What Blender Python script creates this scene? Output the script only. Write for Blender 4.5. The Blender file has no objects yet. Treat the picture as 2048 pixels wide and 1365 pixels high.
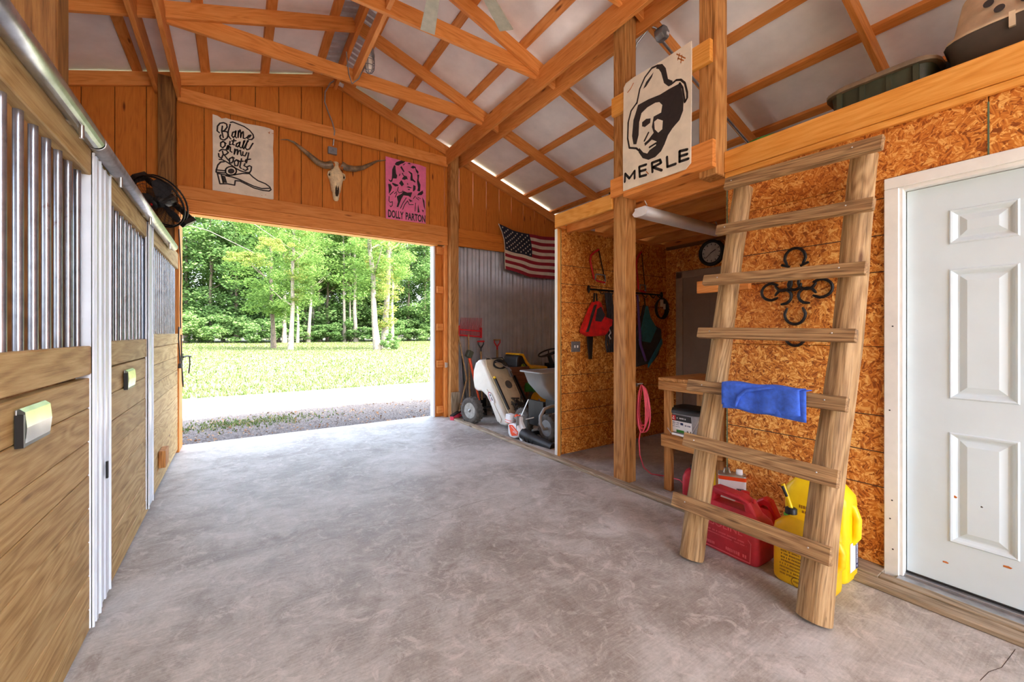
import bpy, bmesh, math, random
from mathutils import Vector, Matrix
random.seed(11)
R = math.radians
scene = bpy.context.scene
COL = scene.collection

# ------------------------------------------------------------------ camera
cam_data = bpy.data.cameras.new('camera')
cam = bpy.data.objects.new('camera', cam_data)
COL.objects.link(cam)
cam.location = (0, 0, 1.31)
cam.rotation_euler = (R(90), 0, R(-33.8))
cam_data.sensor_width = 36
cam_data.lens = 820 / 2048 * 36
cam_data.shift_y = -14.5 / 2048
cam_data.clip_start = 0.02
cam_data.clip_end = 400
scene.camera = cam

# ------------------------------------------------------------------ sky, sun, exposure
world = bpy.data.worlds.new('sky'); scene.world = world
world.use_nodes = True
wn = world.node_tree
bg = wn.nodes['Background']
sky = wn.nodes.new('ShaderNodeTexSky')
sky.sky_type = 'NISHITA'
sky.sun_disc = False
sky.sun_elevation = R(58)
sky.sun_rotation = R(138)
sky.air_density = 1.0
sky.dust_density = 5.0
sky.ozone_density = 1.0
hsv = wn.nodes.new('ShaderNodeHueSaturation'); hsv.inputs['Saturation'].default_value = 0.72
wn.links.new(sky.outputs[0], hsv.inputs['Color']); wn.links.new(hsv.outputs[0], bg.inputs[0])
bg.inputs[1].default_value = 0.46
sun_data = bpy.data.lights.new('sun', 'SUN')
sun_data.energy = 3.6
sun_data.angle = R(0.6)
sun_data.color = (1.0, 0.97, 0.92)
sun = bpy.data.objects.new('sun', sun_data); COL.objects.link(sun)
sun.location = (6, -8, 20)
sun.rotation_euler = Vector((0.42, -0.47, 1.0)).to_track_quat('Z', 'Y').to_euler()
vs = scene.view_settings
vs.view_transform = 'Standard'
vs.look = 'None'
vs.gamma = 1.0
vs.use_curve_mapping = False
vs.exposure = 2.38
scene.cycles.use_denoising = True
scene.cycles.max_bounces = 10
scene.cycles.diffuse_bounces = 7
scene.cycles.glossy_bounces = 3
scene.cycles.sample_clamp_indirect = 12

# ------------------------------------------------------------------ node materials
def lin(c):
    return tuple(((x / 255) / 12.92 if x / 255 <= 0.04045 else ((x / 255 + 0.055) / 1.055) ** 2.4) for x in c[:3]) + (1.0,)

class NT:
    def __init__(s, name):
        s.m = bpy.data.materials.new(name); s.m.use_nodes = True
        s.t = s.m.node_tree; s.b = s.t.nodes['Principled BSDF']
    def n(s, kind, **k):
        x = s.t.nodes.new('ShaderNode' + kind)
        for a, v in k.items(): setattr(x, a, v)
        return x
    def l(s, a, b): s.t.links.new(a, b)
    def math(s, op, a, b=0.5, c=None):
        x = s.n('Math', operation=op)
        for i, q in enumerate((a, b, c)):
            if q is None: continue
            if hasattr(q, 'is_linked'): s.l(q, x.inputs[i])
            else: x.inputs[i].default_value = q
        return x.outputs[0]
    def ramp(s, fac, stops):
        x = s.n('ValToRGB'); e = x.color_ramp.elements
        while len(e) < len(stops): e.new(0.5)
        for q, (p, c) in zip(e, stops):
            q.position = p; q.color = c if len(c) == 4 else lin(c)
        s.l(fac, x.inputs[0]); return x.outputs[0]
    def mix(s, fac, a, b, mode='MIX'):
        x = s.n('Mix', data_type='RGBA', blend_type=mode)
        for i, q in ((0, fac), (6, a), (7, b)):
            if hasattr(q, 'is_linked'): s.l(q, x.inputs[i])
            else: x.inputs[i].default_value = q
        return x.outputs[2]
    def coords(s, scale=(1, 1, 1), kind='Object', rnd=37.0):
        tc = s.n('TexCoord'); mp = s.n('Mapping'); mp.inputs['Scale'].default_value = scale
        if rnd:
            oi = s.n('ObjectInfo'); r = s.math('MULTIPLY', oi.outputs['Random'], rnd)
            cb = s.n('CombineXYZ'); s.l(r, cb.inputs[0]); s.l(r, cb.inputs[1]); s.l(r, cb.inputs[2])
            ad = s.n('VectorMath', operation='ADD'); s.l(tc.outputs[kind], ad.inputs[0]); s.l(cb.outputs[0], ad.inputs[1])
            s.l(ad.outputs[0], mp.inputs[0])
        else: s.l(tc.outputs[kind], mp.inputs[0])
        return mp.outputs[0]
    def noise(s, vec, scale, detail=4, rough=0.55, dist=0.0):
        x = s.n('TexNoise'); s.l(vec, x.inputs['Vector'])
        x.inputs['Scale'].default_value = scale; x.inputs['Detail'].default_value = detail
        x.inputs['Roughness'].default_value = rough; x.inputs['Distortion'].default_value = dist
        return x.outputs['Fac']
    def bump(s, h, strength=0.2, dist=0.01):
        x = s.n('Bump'); x.inputs['Strength'].default_value = strength; x.inputs['Distance'].default_value = dist
        s.l(h, x.inputs['Height']); s.l(x.outputs[0], s.b.inputs['Normal'])
    def out(s, col=None, rough=0.5, metal=0.0, spec=None):
        if col is not None:
            if hasattr(col, 'is_linked'): s.l(col, s.b.inputs['Base Color'])
            else: s.b.inputs['Base Color'].default_value = col
        if hasattr(rough, 'is_linked'): s.l(rough, s.b.inputs['Roughness'])
        else: s.b.inputs['Roughness'].default_value = rough
        s.b.inputs['Metallic'].default_value = metal
        if spec is not None: s.b.inputs['Specular IOR Level'].default_value = spec
        return s.m

def plain(name, c, rough=0.5, metal=0.0, var=0.10, scale=9.0, dirt=None, dirt_amt=0.0, bump=0.0):
    t = NT(name); v = t.coords()
    f = t.noise(v, scale, 5, 0.6)
    lo = tuple(max(0, x * (1 - var)) for x in c); hi = tuple(min(255, x * (1 + var)) for x in c)
    col = t.ramp(f, [(0.3, lo), (0.7, hi)])
    if dirt:
        g = t.noise(v, scale * 0.6, 6, 0.7)
        k = t.ramp(g, [(0.62 - dirt_amt, (0, 0, 0, 1)), (0.75 - dirt_amt * 0.6, (1, 1, 1, 1))])
        col = t.mix(k, col, lin(dirt))
    if bump: t.bump(f, bump, 0.004)
    return t.out(col, rough, metal)

def wood(name, dark, mid, light, var=0.22, rough=0.62, grain=1.0, knots=True, stain=None, stain_amt=0.0, ring=0.11, crack=0.0):
    t = NT(name)
    v = t.coords((1.2, 16 * grain, 16 * grain))
    fine = t.noise(v, 2.2, 5, 0.65, 0.4)
    v2 = t.coords((0.5, 3.2 * grain, 3.2 * grain))
    big = t.noise(v2, 1.4, 2, 0.5, 0.3)
    rg = t.math('ADD', t.math('MULTIPLY', t.math('SINE', t.math('MULTIPLY', big, 95.0), 0), 0.5), 0.5)
    fib = t.noise(t.coords((3.0, 85 * grain, 85 * grain)), 2.0, 3, 0.7, 0.2)
    f = t.math('ADD', t.math('ADD', t.math('MULTIPLY', fine, 0.40), t.math('MULTIPLY', fib, 0.30)), t.math('MULTIPLY', rg, ring))
    f = t.math('ADD', f, 0.11 - ring * 0.5 + 0.05)
    col = t.ramp(f, [(0.36, dark), (0.47, mid), (0.62, light)])
    if crack:
        ck = t.noise(t.coords((0.35, 22, 22)), 1.6, 3, 0.55, 0.4)
        kk = t.ramp(ck, [(0.478, (0, 0, 0, 1)), (0.496, (crack, crack, crack, 1)), (0.504, (crack, crack, crack, 1)), (0.522, (0, 0, 0, 1))])
        col = t.mix(kk, col, lin(tuple(x * 0.45 for x in dark)))
    if knots:
        vo = t.n('TexVoronoi'); t.l(t.coords((1.5, 6.5, 6.5)), vo.inputs['Vector']); vo.inputs['Scale'].default_value = 1.0
        k = t.ramp(vo.outputs['Distance'], [(0.04, (0.30, 0.20, 0.13, 1)), (0.10, (1, 1, 1, 1))])
        col = t.mix(1.0, col, k, 'MULTIPLY')
    if stain:
        g = t.noise(t.coords((0.8, 7, 7)), 1.3, 6, 0.7, 0.5)
        k = t.ramp(g, [(0.60 - stain_amt, (0, 0, 0, 1)), (0.72 - stain_amt, (1, 1, 1, 1))])
        col = t.mix(k, col, lin(stain))
    oi = t.n('ObjectInfo')
    hs = t.n('HueSaturation'); t.l(col, hs.inputs['Color'])
    t.l(t.math('ADD', t.math('MULTIPLY', oi.outputs['Random'], var), 1 - var / 2), hs.inputs['Value'])
    t.bump(fib, 0.35, 0.003)
    return t.out(hs.outputs[0], rough, 0, 0.3)

def osb_mat(name, k=1.0):
    t = NT(name)
    v = t.coords((1, 1, 1))
    cols = []
    for sc, sx, sy in ((38, 14, 120), (22, 10, 95)):
        vo = t.n('TexVoronoi'); vo.inputs['Scale'].default_value = sc
        wv = t.n('TexNoise'); t.l(v, wv.inputs['Vector']); wv.inputs['Scale'].default_value = 14
        ad = t.n('VectorMath', operation='MULTIPLY_ADD'); t.l(wv.outputs['Color'], ad.inputs[0]); ad.inputs[1].default_value = (0.05, 0.05, 0.05); t.l(v, ad.inputs[2])
        t.l(ad.outputs[0], vo.inputs['Vector'])
        sp = t.n('SeparateColor'); t.l(vo.outputs['Color'], sp.inputs[0])
        ro = t.n('VectorRotate'); ro.rotation_type = 'Z_AXIS'; t.l(v, ro.inputs['Vector'])
        t.l(t.math('MULTIPLY', sp.outputs[0], 6.283), ro.inputs['Angle'])
        mp = t.n('Mapping'); mp.inputs['Scale'].default_value = (sx, sy, 1); t.l(ro.outputs[0], mp.inputs[0])
        f = t.noise(mp.outputs[0], 1.0, 2, 0.5)
        cols.append(t.math('ADD', t.math('MULTIPLY', f, 0.78), t.math('MULTIPLY', sp.outputs[1], 0.20)))
    sel = t.noise(v, 34, 3)
    m = t.math('GREATER_THAN', sel, 0.5)
    f = t.math('ADD', t.math('MULTIPLY', cols[0], m), t.math('MULTIPLY', cols[1], t.math('SUBTRACT', 1.0, m)))
    q = lambda c: tuple(x * k for x in c)
    col = t.ramp(f, [(0.34, q((128, 66, 20))), (0.43, q((190, 110, 38))), (0.52, q((212, 136, 54))), (0.63, q((240, 186, 104)))])
    bigv = t.noise(v, 1.6, 3)
    col = t.mix(t.ramp(bigv, [(0.40, (0, 0, 0, 1)), (0.7, (0.35, 0.35, 0.35, 1))]), col, lin(q((184, 96, 32))))
    fl = t.noise(v, 85, 2)
    col = t.mix(t.ramp(fl, [(0.70, (0, 0, 0, 1)), (0.76, (0.8, 0.8, 0.8, 1))]), col, lin(q((70, 34, 12))))
    t.bump(f, 0.3, 0.004)
    return t.out(col, 0.6, 0, 0.3)

def concrete_mat():
    t = NT('concrete'); v = t.coords(rnd=0)
    a = t.noise(v, 0.8, 6, 0.66, 0.7); b = t.noise(v, 3.4, 9, 0.76, 0.8); c = t.noise(v, 70, 3, 0.7)
    mp = t.n('Mapping'); mp.inputs['Scale'].default_value = (3, 60, 1); t.l(v, mp.inputs[0])
    d = t.noise(mp.outputs[0], 2.0, 3, 0.6)
    f = t.math('ADD', t.math('MULTIPLY', a, 0.55), t.math('MULTIPLY', b, 0.45))
    col = t.ramp(f, [(0.37, (112, 103, 95)), (0.46, (148, 143, 135)), (0.53, (180, 179, 173)), (0.63, (209, 210, 206))])
    col = t.mix(0.25, col, t.ramp(c, [(0.3, (110, 100, 92)), (0.7, (196, 190, 184))]))
    col = t.mix(0.14, col, t.ramp(d, [(0.35, (100, 90, 84)), (0.65, (200, 194, 188))]))
    sp = t.noise(v, 1.4, 6, 0.8, 1.2)
    col = t.mix(t.ramp(sp, [(0.60, (0, 0, 0, 1)), (0.70, (0.5, 0.5, 0.5, 1))]), col, lin((112, 92, 80)))
    st = t.noise(v, 6.5, 9, 0.8, 1.5)
    col = t.mix(t.ramp(st, [(0.52, (0, 0, 0, 1)), (0.62, (0.55, 0.55, 0.55, 1))]), col, lin((206, 200, 194)))
    sk_ = t.noise(v, 9.0, 10, 0.82, 0.6)
    col = t.mix(t.ramp(sk_, [(0.58, (0, 0, 0, 1)), (0.66, (0.6, 0.6, 0.6, 1))]), col, lin((120, 102, 92)))
    t.bump(t.math('ADD', t.math('MULTIPLY', c, 0.5), d), 0.16, 0.004)
    return t.out(col, t.math('ADD', t.math('MULTIPLY', b, 0.3), 0.38), 0, 0.4)

def leaf_mat(name, dark, mid, light, trans=0.35):
    t = NT(name)
    g = t.n('NewGeometry'); oi = t.n('ObjectInfo')
    f = t.math('ADD', t.math('MULTIPLY', g.outputs['Random Per Island'], 0.75), t.math('MULTIPLY', oi.outputs['Random'], 0.25))
    col = t.ramp(f, [(0.05, dark), (0.5, mid), (0.95, light)])
    df = t.n('BsdfDiffuse'); tr = t.n('BsdfTranslucent'); mx = t.n('MixShader'); mx.inputs[0].default_value = trans
    t.l(col, df.inputs[0]); t.l(col, tr.inputs[0]); t.l(df.outputs[0], mx.inputs[1]); t.l(tr.outputs[0], mx.inputs[2])
    t.l(mx.outputs[0], t.t.nodes['Material Output'].inputs[0]); t.t.nodes.remove(t.b)
    return t.m

M = {}
M['gable'] = wood('stained_gable_pine', (166, 90, 26), (194, 112, 36), (206, 126, 46), var=0.12, stain=(112, 56, 18), stain_amt=-0.09, ring=0.07)
M['frame'] = wood('orange_framing_pine', (178, 102, 44), (208, 130, 60), (222, 148, 78), var=0.14, ring=0.08)
M['rim'] = wood('golden_rim_lumber', (190, 118, 40), (216, 146, 60), (230, 166, 84), var=0.10, ring=0.08)
M['post'] = wood('brown_treated_post', (128, 78, 34), (172, 116, 60), (198, 144, 84), var=0.14, stain=(96, 62, 32), stain_amt=-0.09, crack=0.5)
M['stall'] = wood('tan_stall_planks', (140, 107, 60), (172, 141, 90), (196, 169, 118), var=0.14, knots=True, stain=(128, 104, 72), stain_amt=-0.06)
M['pole'] = wood('weathered_log', (112, 84, 52), (154, 121, 82), (190, 158, 114), var=0.1, grain=1.2, stain=(104, 86, 66), stain_amt=-0.02, crack=0.40)
M['rung'] = wood('weathered_rung', (100, 74, 48), (146, 112, 76), (182, 148, 104), var=0.16, grain=1.4, knots=True, stain=(98, 82, 68), stain_amt=-0.03, crack=0.5)
M['sill'] = wood('grey_sill_wood', (96, 82, 64), (136, 120, 98), (168, 152, 130), var=0.1)
M['dark_wood'] = wood('dark_stall_wood', (74, 46, 20), (114, 74, 34), (140, 98, 50), var=0.2)
M['loft_wood'] = wood('loft_board', (88, 50, 18), (124, 74, 28), (150, 96, 44), var=0.2)
M['brown_panel'] = wood('brown_cabinet_wood', (74, 42, 26), (108, 64, 40), (130, 82, 54), var=0.1)
M['osb'] = osb_mat('osb_strand_board')
M['seam'] = plain('dark_board_joint', (60, 44, 34), 0.9)
M['green_edge'] = plain('green_painted_board_edge', (88, 110, 84), 0.7)
M['concrete'] = concrete_mat()
M['vinyl'] = plain('white_vinyl_sheet', (240, 236, 232), 0.45, var=0.04, scale=3, bump=0.1)
M['galv'] = plain('galvanised_steel', (176, 178, 182), 0.32, 0.85, var=0.12, scale=16)
M['galv_rust'] = plain('galvanised_bar_with_rust_specks', (158, 164, 178), 0.28, 0.85, var=0.12, scale=16, dirt=(104, 72, 48), dirt_amt=0.0)
M['corr'] = plain('corrugated_wall_steel', (190, 190, 194), 0.28, 0.60, var=0.06, scale=5)
M['roof_metal'] = plain('bare_roof_steel', (196, 198, 202), 0.35, 0.3, var=0.1, scale=8)
M['white_paint'] = plain('white_door_paint', (208, 225, 233), 0.38, var=0.015, scale=4)
M['trim_white'] = plain('scuffed_white_trim', (228, 230, 226), 0.5, var=0.03, scale=8, dirt=(176, 160, 138), dirt_amt=-0.06)
M['channel'] = plain('white_steel_channel', (216, 226, 238), 0.35, 0.0, var=0.03, scale=6, dirt=(150, 146, 146), dirt_amt=-0.12)
M['black'] = plain('black_plastic', (28, 28, 30), 0.45)
M['black_metal'] = plain('black_metal', (36, 34, 34), 0.4, 0.6)
M['dark_rubber'] = plain('dusty_rubber', (74, 68, 62), 0.85, var=0.25, scale=20, bump=0.2)
M['grey_plastic'] = plain('grey_plastic', (122, 124, 126), 0.5)
M['grey_box'] = plain('grey_cast_box', (134, 136, 140), 0.45, 0.5)
M['steel_hw'] = plain('steel_hardware', (190, 188, 184), 0.3, 0.9)
M['paint_black'] = plain('black_brush_paint', (34, 27, 28), 0.6, var=0.2, scale=30)
M['sign_cream'] = plain('cream_sign_paint', (222, 212, 194), 0.55, var=0.05, scale=8, dirt=(150, 128, 100), dirt_amt=-0.10)
M['sign_pink'] = plain('pink_sign_paint', (224, 112, 156), 0.55, var=0.06, scale=10)
M['rust'] = plain('rust_stain', (176, 100, 40), 0.8, var=0.25, scale=40)
M['bone'] = plain('bleached_bone', (224, 206, 166), 0.7, var=0.12, scale=20, dirt=(160, 124, 80), dirt_amt=-0.06, bump=0.2)
M['horn'] = plain('mottled_horn', (112, 92, 68), 0.4, var=0.35, scale=14)
M['cavity'] = plain('dark_cavity', (50, 36, 24), 0.9)
M['red'] = plain('red_plastic', (196, 24, 32), 0.45, var=0.12, scale=6)
M['red_dusty'] = plain('dusty_red_plastic', (178, 42, 56), 0.5, var=0.16, scale=7, dirt=(140, 84, 84), dirt_amt=-0.02)
M['bright_red'] = plain('bright_red_fabric', (208, 22, 22), 0.75, var=0.15, scale=14)
M['yellow'] = plain('yellow_plastic', (250, 206, 8), 0.4, var=0.07, scale=5, dirt=(206, 140, 16), dirt_amt=-0.10)
M['yellow_dirty'] = plain('stained_yellow_plastic', (240, 186, 10), 0.42, var=0.1, scale=5, dirt=(150, 98, 20), dirt_amt=-0.05)
M['yellow_seat'] = plain('yellow_seat_vinyl', (226, 170, 14), 0.45)
M['green'] = plain('green_paint', (44, 120, 38), 0.4)
M['lime'] = plain('lime_green_plastic', (96, 196, 50), 0.45)
M['orange'] = plain('orange_red_plastic', (232, 74, 22), 0.4, var=0.06)
M['white_plastic'] = plain('white_plastic', (226, 228, 232), 0.4, var=0.04)
M['tank'] = plain('white_poly_tank', (222, 222, 214), 0.4, var=0.04, scale=5)
M['tank_dirty'] = plain('mud_splashed_tank_deck', (196, 180, 148), 0.6, var=0.1, scale=5, dirt=(128, 104, 76), dirt_amt=0.05)
M['grey_tub'] = plain('grey_poly_tub', (142, 144, 146), 0.5, var=0.05, scale=4)
M['pink'] = plain('pink_cord_jacket', (224, 84, 104), 0.5)
M['pink_broom'] = plain('pink_broom_bristle', (216, 66, 92), 0.7)
M['blue'] = plain('blue_terry_towel', (58, 100, 208), 0.9, var=0.12, scale=30, bump=0.4)
M['teal'] = plain('teal_fabric', (44, 112, 132), 0.85, var=0.1, scale=20)
M['purple'] = plain('purple_strap', (92, 64, 128), 0.8)
M['charcoal'] = plain('charcoal_fabric', (52, 48, 50), 0.85, var=0.15, scale=20)
M['flag_red'] = plain('flag_red', (142, 20, 42), 0.85, var=0.08)
M['flag_white'] = plain('flag_white', (206, 196, 180), 0.85, var=0.05)
M['flag_blue'] = plain('flag_navy', (24, 28, 48), 0.85, var=0.1)
M['olive'] = plain('olive_tub_plastic', (62, 66, 48), 0.55, var=0.12, scale=6)
M['dusty_lid'] = plain('dusty_brown_lid', (120, 102, 80), 0.7, var=0.15, scale=10)
M['tan'] = plain('tan_carrier_plastic', (200, 180, 150), 0.5)
M['brown_plastic'] = plain('brown_carrier_plastic', (74, 62, 54), 0.5)
M['fan_blade'] = plain('beige_fan_blade', (170, 166, 146), 0.6, var=0.08, scale=12)
M['glass'] = plain('milky_bulb_glass', (226, 218, 204), 0.15)
M['clock_face'] = plain('grey_clock_face', (196, 192, 184), 0.5)
M['door_tan'] = plain('taupe_door_paint', (146, 130, 116), 0.5, var=0.03)
M['trim_tan'] = plain('taupe_trim_paint', (164, 146, 126), 0.55, var=0.05)
M['tin'] = plain('tin_can_steel', (168, 160, 148), 0.35, 0.8)
M['label_white'] = plain('white_paper_label', (228, 228, 230), 0.6, var=0.03)
M['label_navy'] = plain('navy_label', (32, 42, 92), 0.5)
M['label_red'] = plain('red_label', (202, 40, 46), 0.5)
M['label_black'] = plain('black_label_print', (38, 36, 38), 0.5)
M['clear'] = plain('cloudy_clear_tub', (158, 160, 166), 0.25, var=0.12, scale=12)
M['shade_alum'] = plain('shiny_nameplate_metal', (206, 202, 190), 0.22, 0.95, var=0.1)
M['bark'] = plain('pale_bark', (120, 112, 100), 0.9, var=0.25, scale=6, bump=0.4)
M['bark_dark'] = plain('dark_bark', (84, 74, 62), 0.9, var=0.3, scale=6, bump=0.4)
M['leaf'] = leaf_mat('maple_leaves', (76, 106, 52), (106, 138, 70), (146, 172, 96))
M['leaf_deep'] = leaf_mat('deep_green_leaves', (70, 98, 56), (96, 128, 72), (130, 156, 96))
M['leaf_yellow'] = leaf_mat('yellowing_leaves', (92, 118, 58), (122, 142, 72), (160, 156, 88))
M['grass'] = leaf_mat('grass_blades', (58, 84, 36), (88, 106, 60), (128, 122, 92), 0.25)
M['litter'] = leaf_mat('dry_leaf_litter', (96, 70, 50), (140, 110, 84), (176, 150, 120), 0.1)
t = NT('gravel_and_lawn'); v = t.coords(rnd=0)
a_ = t.noise(v, 0.35, 6, 0.7); b_ = t.noise(v, 26, 4, 0.75); c_ = t.noise(v, 2.2, 6, 0.75)
shade_gravel = t.ramp(b_, [(0.3, (62, 58, 56)), (0.5, (90, 86, 84)), (0.7, (124, 120, 118))])  # darker gravel by the barn: its shade is put into the colour
lawn = t.ramp(t.math('ADD', t.math('MULTIPLY', a_, 0.5), t.math('MULTIPLY', c_, 0.5)), [(0.36, (72, 92, 46)), (0.48, (104, 112, 74)), (0.60, (138, 124, 102))])
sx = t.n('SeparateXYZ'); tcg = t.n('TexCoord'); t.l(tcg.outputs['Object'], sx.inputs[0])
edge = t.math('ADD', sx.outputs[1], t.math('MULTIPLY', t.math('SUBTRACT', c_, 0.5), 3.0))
isl = t.math('SMOOTH_MAX', t.math('MULTIPLY', t.math('SUBTRACT', edge, 11.2), 0.9), 0.0, 0.1)
isl = t.math('MINIMUM', isl, 1.0)
t.bump(b_, 0.6, 0.02)
sunlit_gravel = t.ramp(b_, [(0.3, (160, 154, 148)), (0.7, (206, 200, 194))])  # same gravel past the barn's shadow edge, sunlight painted in as a paler tone
sun_mask = t.math('MINIMUM', t.math('SMOOTH_MAX', t.math('MULTIPLY', t.math('SUBTRACT', t.math('ADD', sx.outputs[1], t.math('MULTIPLY', t.math('SUBTRACT', c_, 0.5), 0.8)), 8.3), 2.0), 0.0, 0.1), 1.0)
M['ground'] = t.out(t.mix(isl, t.mix(sun_mask, shade_gravel, sunlit_gravel), lawn), 0.95, 0, 0.1)
M['stone'] = plain('gravel_stone', (98, 94, 92), 0.9, var=0.25, scale=30)
M['rim_steel'] = plain('dull_wheel_rim_steel', (140, 138, 134), 0.35, 0.8, var=0.15, scale=20)
M['red_relief'] = plain('dusty_red_relief_tint', (212, 92, 102), 0.6)  # dusty lighter red; light on the raised letters is put into the colour
M['amber'] = plain('grimy_raised_lettering', (150, 106, 20), 0.6)
M['siding'] = plain('pale_steel_siding', (206, 208, 210), 0.5, 0.0)

# ------------------------------------------------------------------ mesh helpers
class MB:
    def __init__(s): s.v = []; s.f = []; s.sm = []
    def add(s, vs, fs, smooth=False, T=None):
        o = len(s.v)
        s.v += [tuple(T @ Vector(p)) if T is not None else tuple(p) for p in vs]
        for f in fs: s.f.append([i + o for i in f]); s.sm.append(smooth)
        return s
    def box(s, x0, x1, y0, y1, z0, z1, T=None):
        v = [(x, y, z) for x in (x0, x1) for y in (y0, y1) for z in (z0, z1)]
        return s.add(v, [(0, 1, 3, 2), (4, 6, 7, 5), (0, 4, 5, 1), (2, 3, 7, 6), (0, 2, 6, 4), (1, 5, 7, 3)], False, T)
    def tube(s, pts, r, n=8, T=None, closed=False, caps=True):
        pts = [Vector(p) for p in pts]; m = len(pts)
        rr = r if isinstance(r, (list, tuple)) else [r] * m
        rings = []; up = None
        for i, p in enumerate(pts):
            if closed: d = pts[(i + 1) % m] - pts[i - 1]
            else: d = pts[min(i + 1, m - 1)] - pts[max(i - 1, 0)]
            d.normalize()
            if up is None:
                up = Vector((0, 0, 1)) if abs(d.z) < 0.9 else Vector((1, 0, 0))
            x = up - d * up.dot(d)
            if x.length < 1e-6: x = Vector((1, 0, 0)).cross(d)
            x.normalize(); up = x; y = d.cross(x)
            rings.append([p + (x * math.cos(2 * math.pi * k / n) + y * math.sin(2 * math.pi * k / n)) * rr[i] for k in range(n)])
        return s.loft(rings, caps and not closed, True, T, closed)
    def loft(s, rings, caps=True, smooth=True, T=None, closed=False):
        n = len(rings[0]); m = len(rings); vs = [p for r in rings for p in r]; fs = []
        for i in range(m if closed else m - 1):
            a = i * n; b = ((i + 1) % m) * n
            for k in range(n):
                k2 = (k + 1) % n
                fs.append((a + k, a + k2, b + k2, b + k))
        s.add(vs, fs, smooth, T)
        if caps:
            s.add(rings[0], [list(range(n))[::-1]], False, T); s.add(rings[-1], [list(range(n))], False, T)
        return s
    def lathe(s, prof, n=24, T=None, smooth=True):
        rings = [[(max(r, 1e-4) * math.cos(2 * math.pi * k / n), max(r, 1e-4) * math.sin(2 * math.pi * k / n), h) for k in range(n)] for r, h in prof]
        return s.loft(rings, True, smooth, T)
    def prism(s, poly, t0, t1, T=None):
        n = len(poly)
        v = [(x, y, t0) for x, y in poly] + [(x, y, t1) for x, y in poly]
        return s.add(v, [list(range(n))[::-1], list(range(n, 2 * n))] + [(i, (i + 1) % n, n + (i + 1) % n, n + i) for i in range(n)], False, T)
    def flat(s, poly, z, T=None): return s.add([(x, y, z) for x, y in poly], [list(range(len(poly)))], False, T)
    def stroke(s, pts, w, z, T=None):
        # flat painted line with round joints
        for i, (x, y) in enumerate(pts):
            s.flat([(x + w / 2 * math.cos(k * 0.7854), y + w / 2 * math.sin(k * 0.7854)) for k in range(8)], z, T)
            if i:
                px, py = pts[i - 1]; dx, dy = x - px, y - py; L = math.hypot(dx, dy) or 1
                nx, ny = -dy / L * w / 2, dx / L * w / 2
                s.flat([(px - nx, py - ny), (x - nx, y - ny), (x + nx, y + ny), (px + nx, py + ny)], z, T)
        return s
    def blob(s, c, r, nu=10, nv=7, T=None):
        rings = []
        for j in range(nv + 1):
            a = -math.pi / 2 + math.pi * j / nv; q = max(math.cos(a), 0.02)
            rings.append([(c[0] + r[0] * q * math.cos(2 * math.pi * k / nu), c[1] + r[1] * q * math.sin(2 * math.pi * k / nu), c[2] + r[2] * math.sin(a)) for k in range(nu)])
        return s.loft(rings, True, True, T)
    def text(s, body, size, z, T=None, align='CENTER', sx=1.0, weight=0.0):
        vs, fs = text_geo(body, align, weight)
        return s.add([(x * size * sx, y * size, z) for x, y, _ in vs], fs, False, T)
    def print_row(s, x0, x1, y, h, z, T=None, seed=0):
        # a line of print too small to read: short upright dabs of uneven width
        r = random.Random(seed + int(abs(y) * 9999)); x = x0
        while x < x1:
            w = h * r.uniform(0.22, 0.55)
            if r.random() > 0.16:
                b = r.uniform(0, 0.2) * h
                s.flat([(x, y + b), (min(x + w, x1), y + b), (min(x + w, x1), y + h), (x, y + h)], z, T)
            x += w + h * 0.16
        return s
    def build(s, name, mat, parent=None, origin=None, bevel=0.0, seg=2):
        if origin is None:
            xs, ys, zs = zip(*s.v); origin = ((min(xs) + max(xs)) / 2, (min(ys) + max(ys)) / 2, min(zs))
        o0 = Vector(origin)
        me = bpy.data.meshes.new(name)
        me.from_pydata([tuple(Vector(p) - o0) for p in s.v], [], s.f)
        me.polygons.foreach_set('use_smooth', s.sm)
        me.materials.append(mat if not isinstance(mat, str) else M[mat])
        me.update()
        o = bpy.data.objects.new(name, me); COL.objects.link(o)
        put(o, o0, parent)
        if bevel:
            b = o.modifiers.new('bevel', 'BEVEL'); b.width = bevel; b.segments = seg; b.limit_method = 'ANGLE'; b.angle_limit = R(35)
        return o

WORLD = {}
def put(o, loc, parent=None):
    WORLD[o.name] = Vector(loc)
    if parent is not None:
        o.parent = parent; o.location = Vector(loc) - WORLD[parent.name]
    else: o.location = loc
    return o

_TX = {}
def text_geo(body, align='CENTER', weight=0.0):
    k = (body, align, weight)
    if k not in _TX:
        cu = bpy.data.curves.new('lettering_tmp', 'FONT'); cu.body = body; cu.align_x = align; cu.resolution_u = 3; cu.offset = weight
        o = bpy.data.objects.new('lettering_tmp', cu); COL.objects.link(o)
        bpy.context.view_layer.update()
        me = bpy.data.meshes.new_from_object(o.evaluated_get(bpy.context.evaluated_depsgraph_get()))
        _TX[k] = ([tuple(v.co) for v in me.vertices], [tuple(p.vertices) for p in me.polygons])
        bpy.data.objects.remove(o); bpy.data.curves.remove(cu); bpy.data.meshes.remove(me)
    return _TX[k]

def tag(o, label=None, cat=None, group=None, kind=None):
    if label: o['label'] = label
    if cat: o['category'] = cat
    if group: o['group'] = group
    if kind: o['kind'] = kind
    return o
def empty(name, loc=(0, 0, 0), label=None, cat=None, group=None, kind=None):
    o = bpy.data.objects.new(name, None); o.empty_display_size = 0.1; COL.objects.link(o)
    put(o, loc); return tag(o, label, cat, group, kind)

def place(root, loc, rz=0.0, M4=None):
    # move a thing that was built around the world origin to its spot
    if M4 is not None: root.matrix_world = M4
    else: root.location = loc; root.rotation_euler = (0, 0, rz)
    return root

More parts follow.
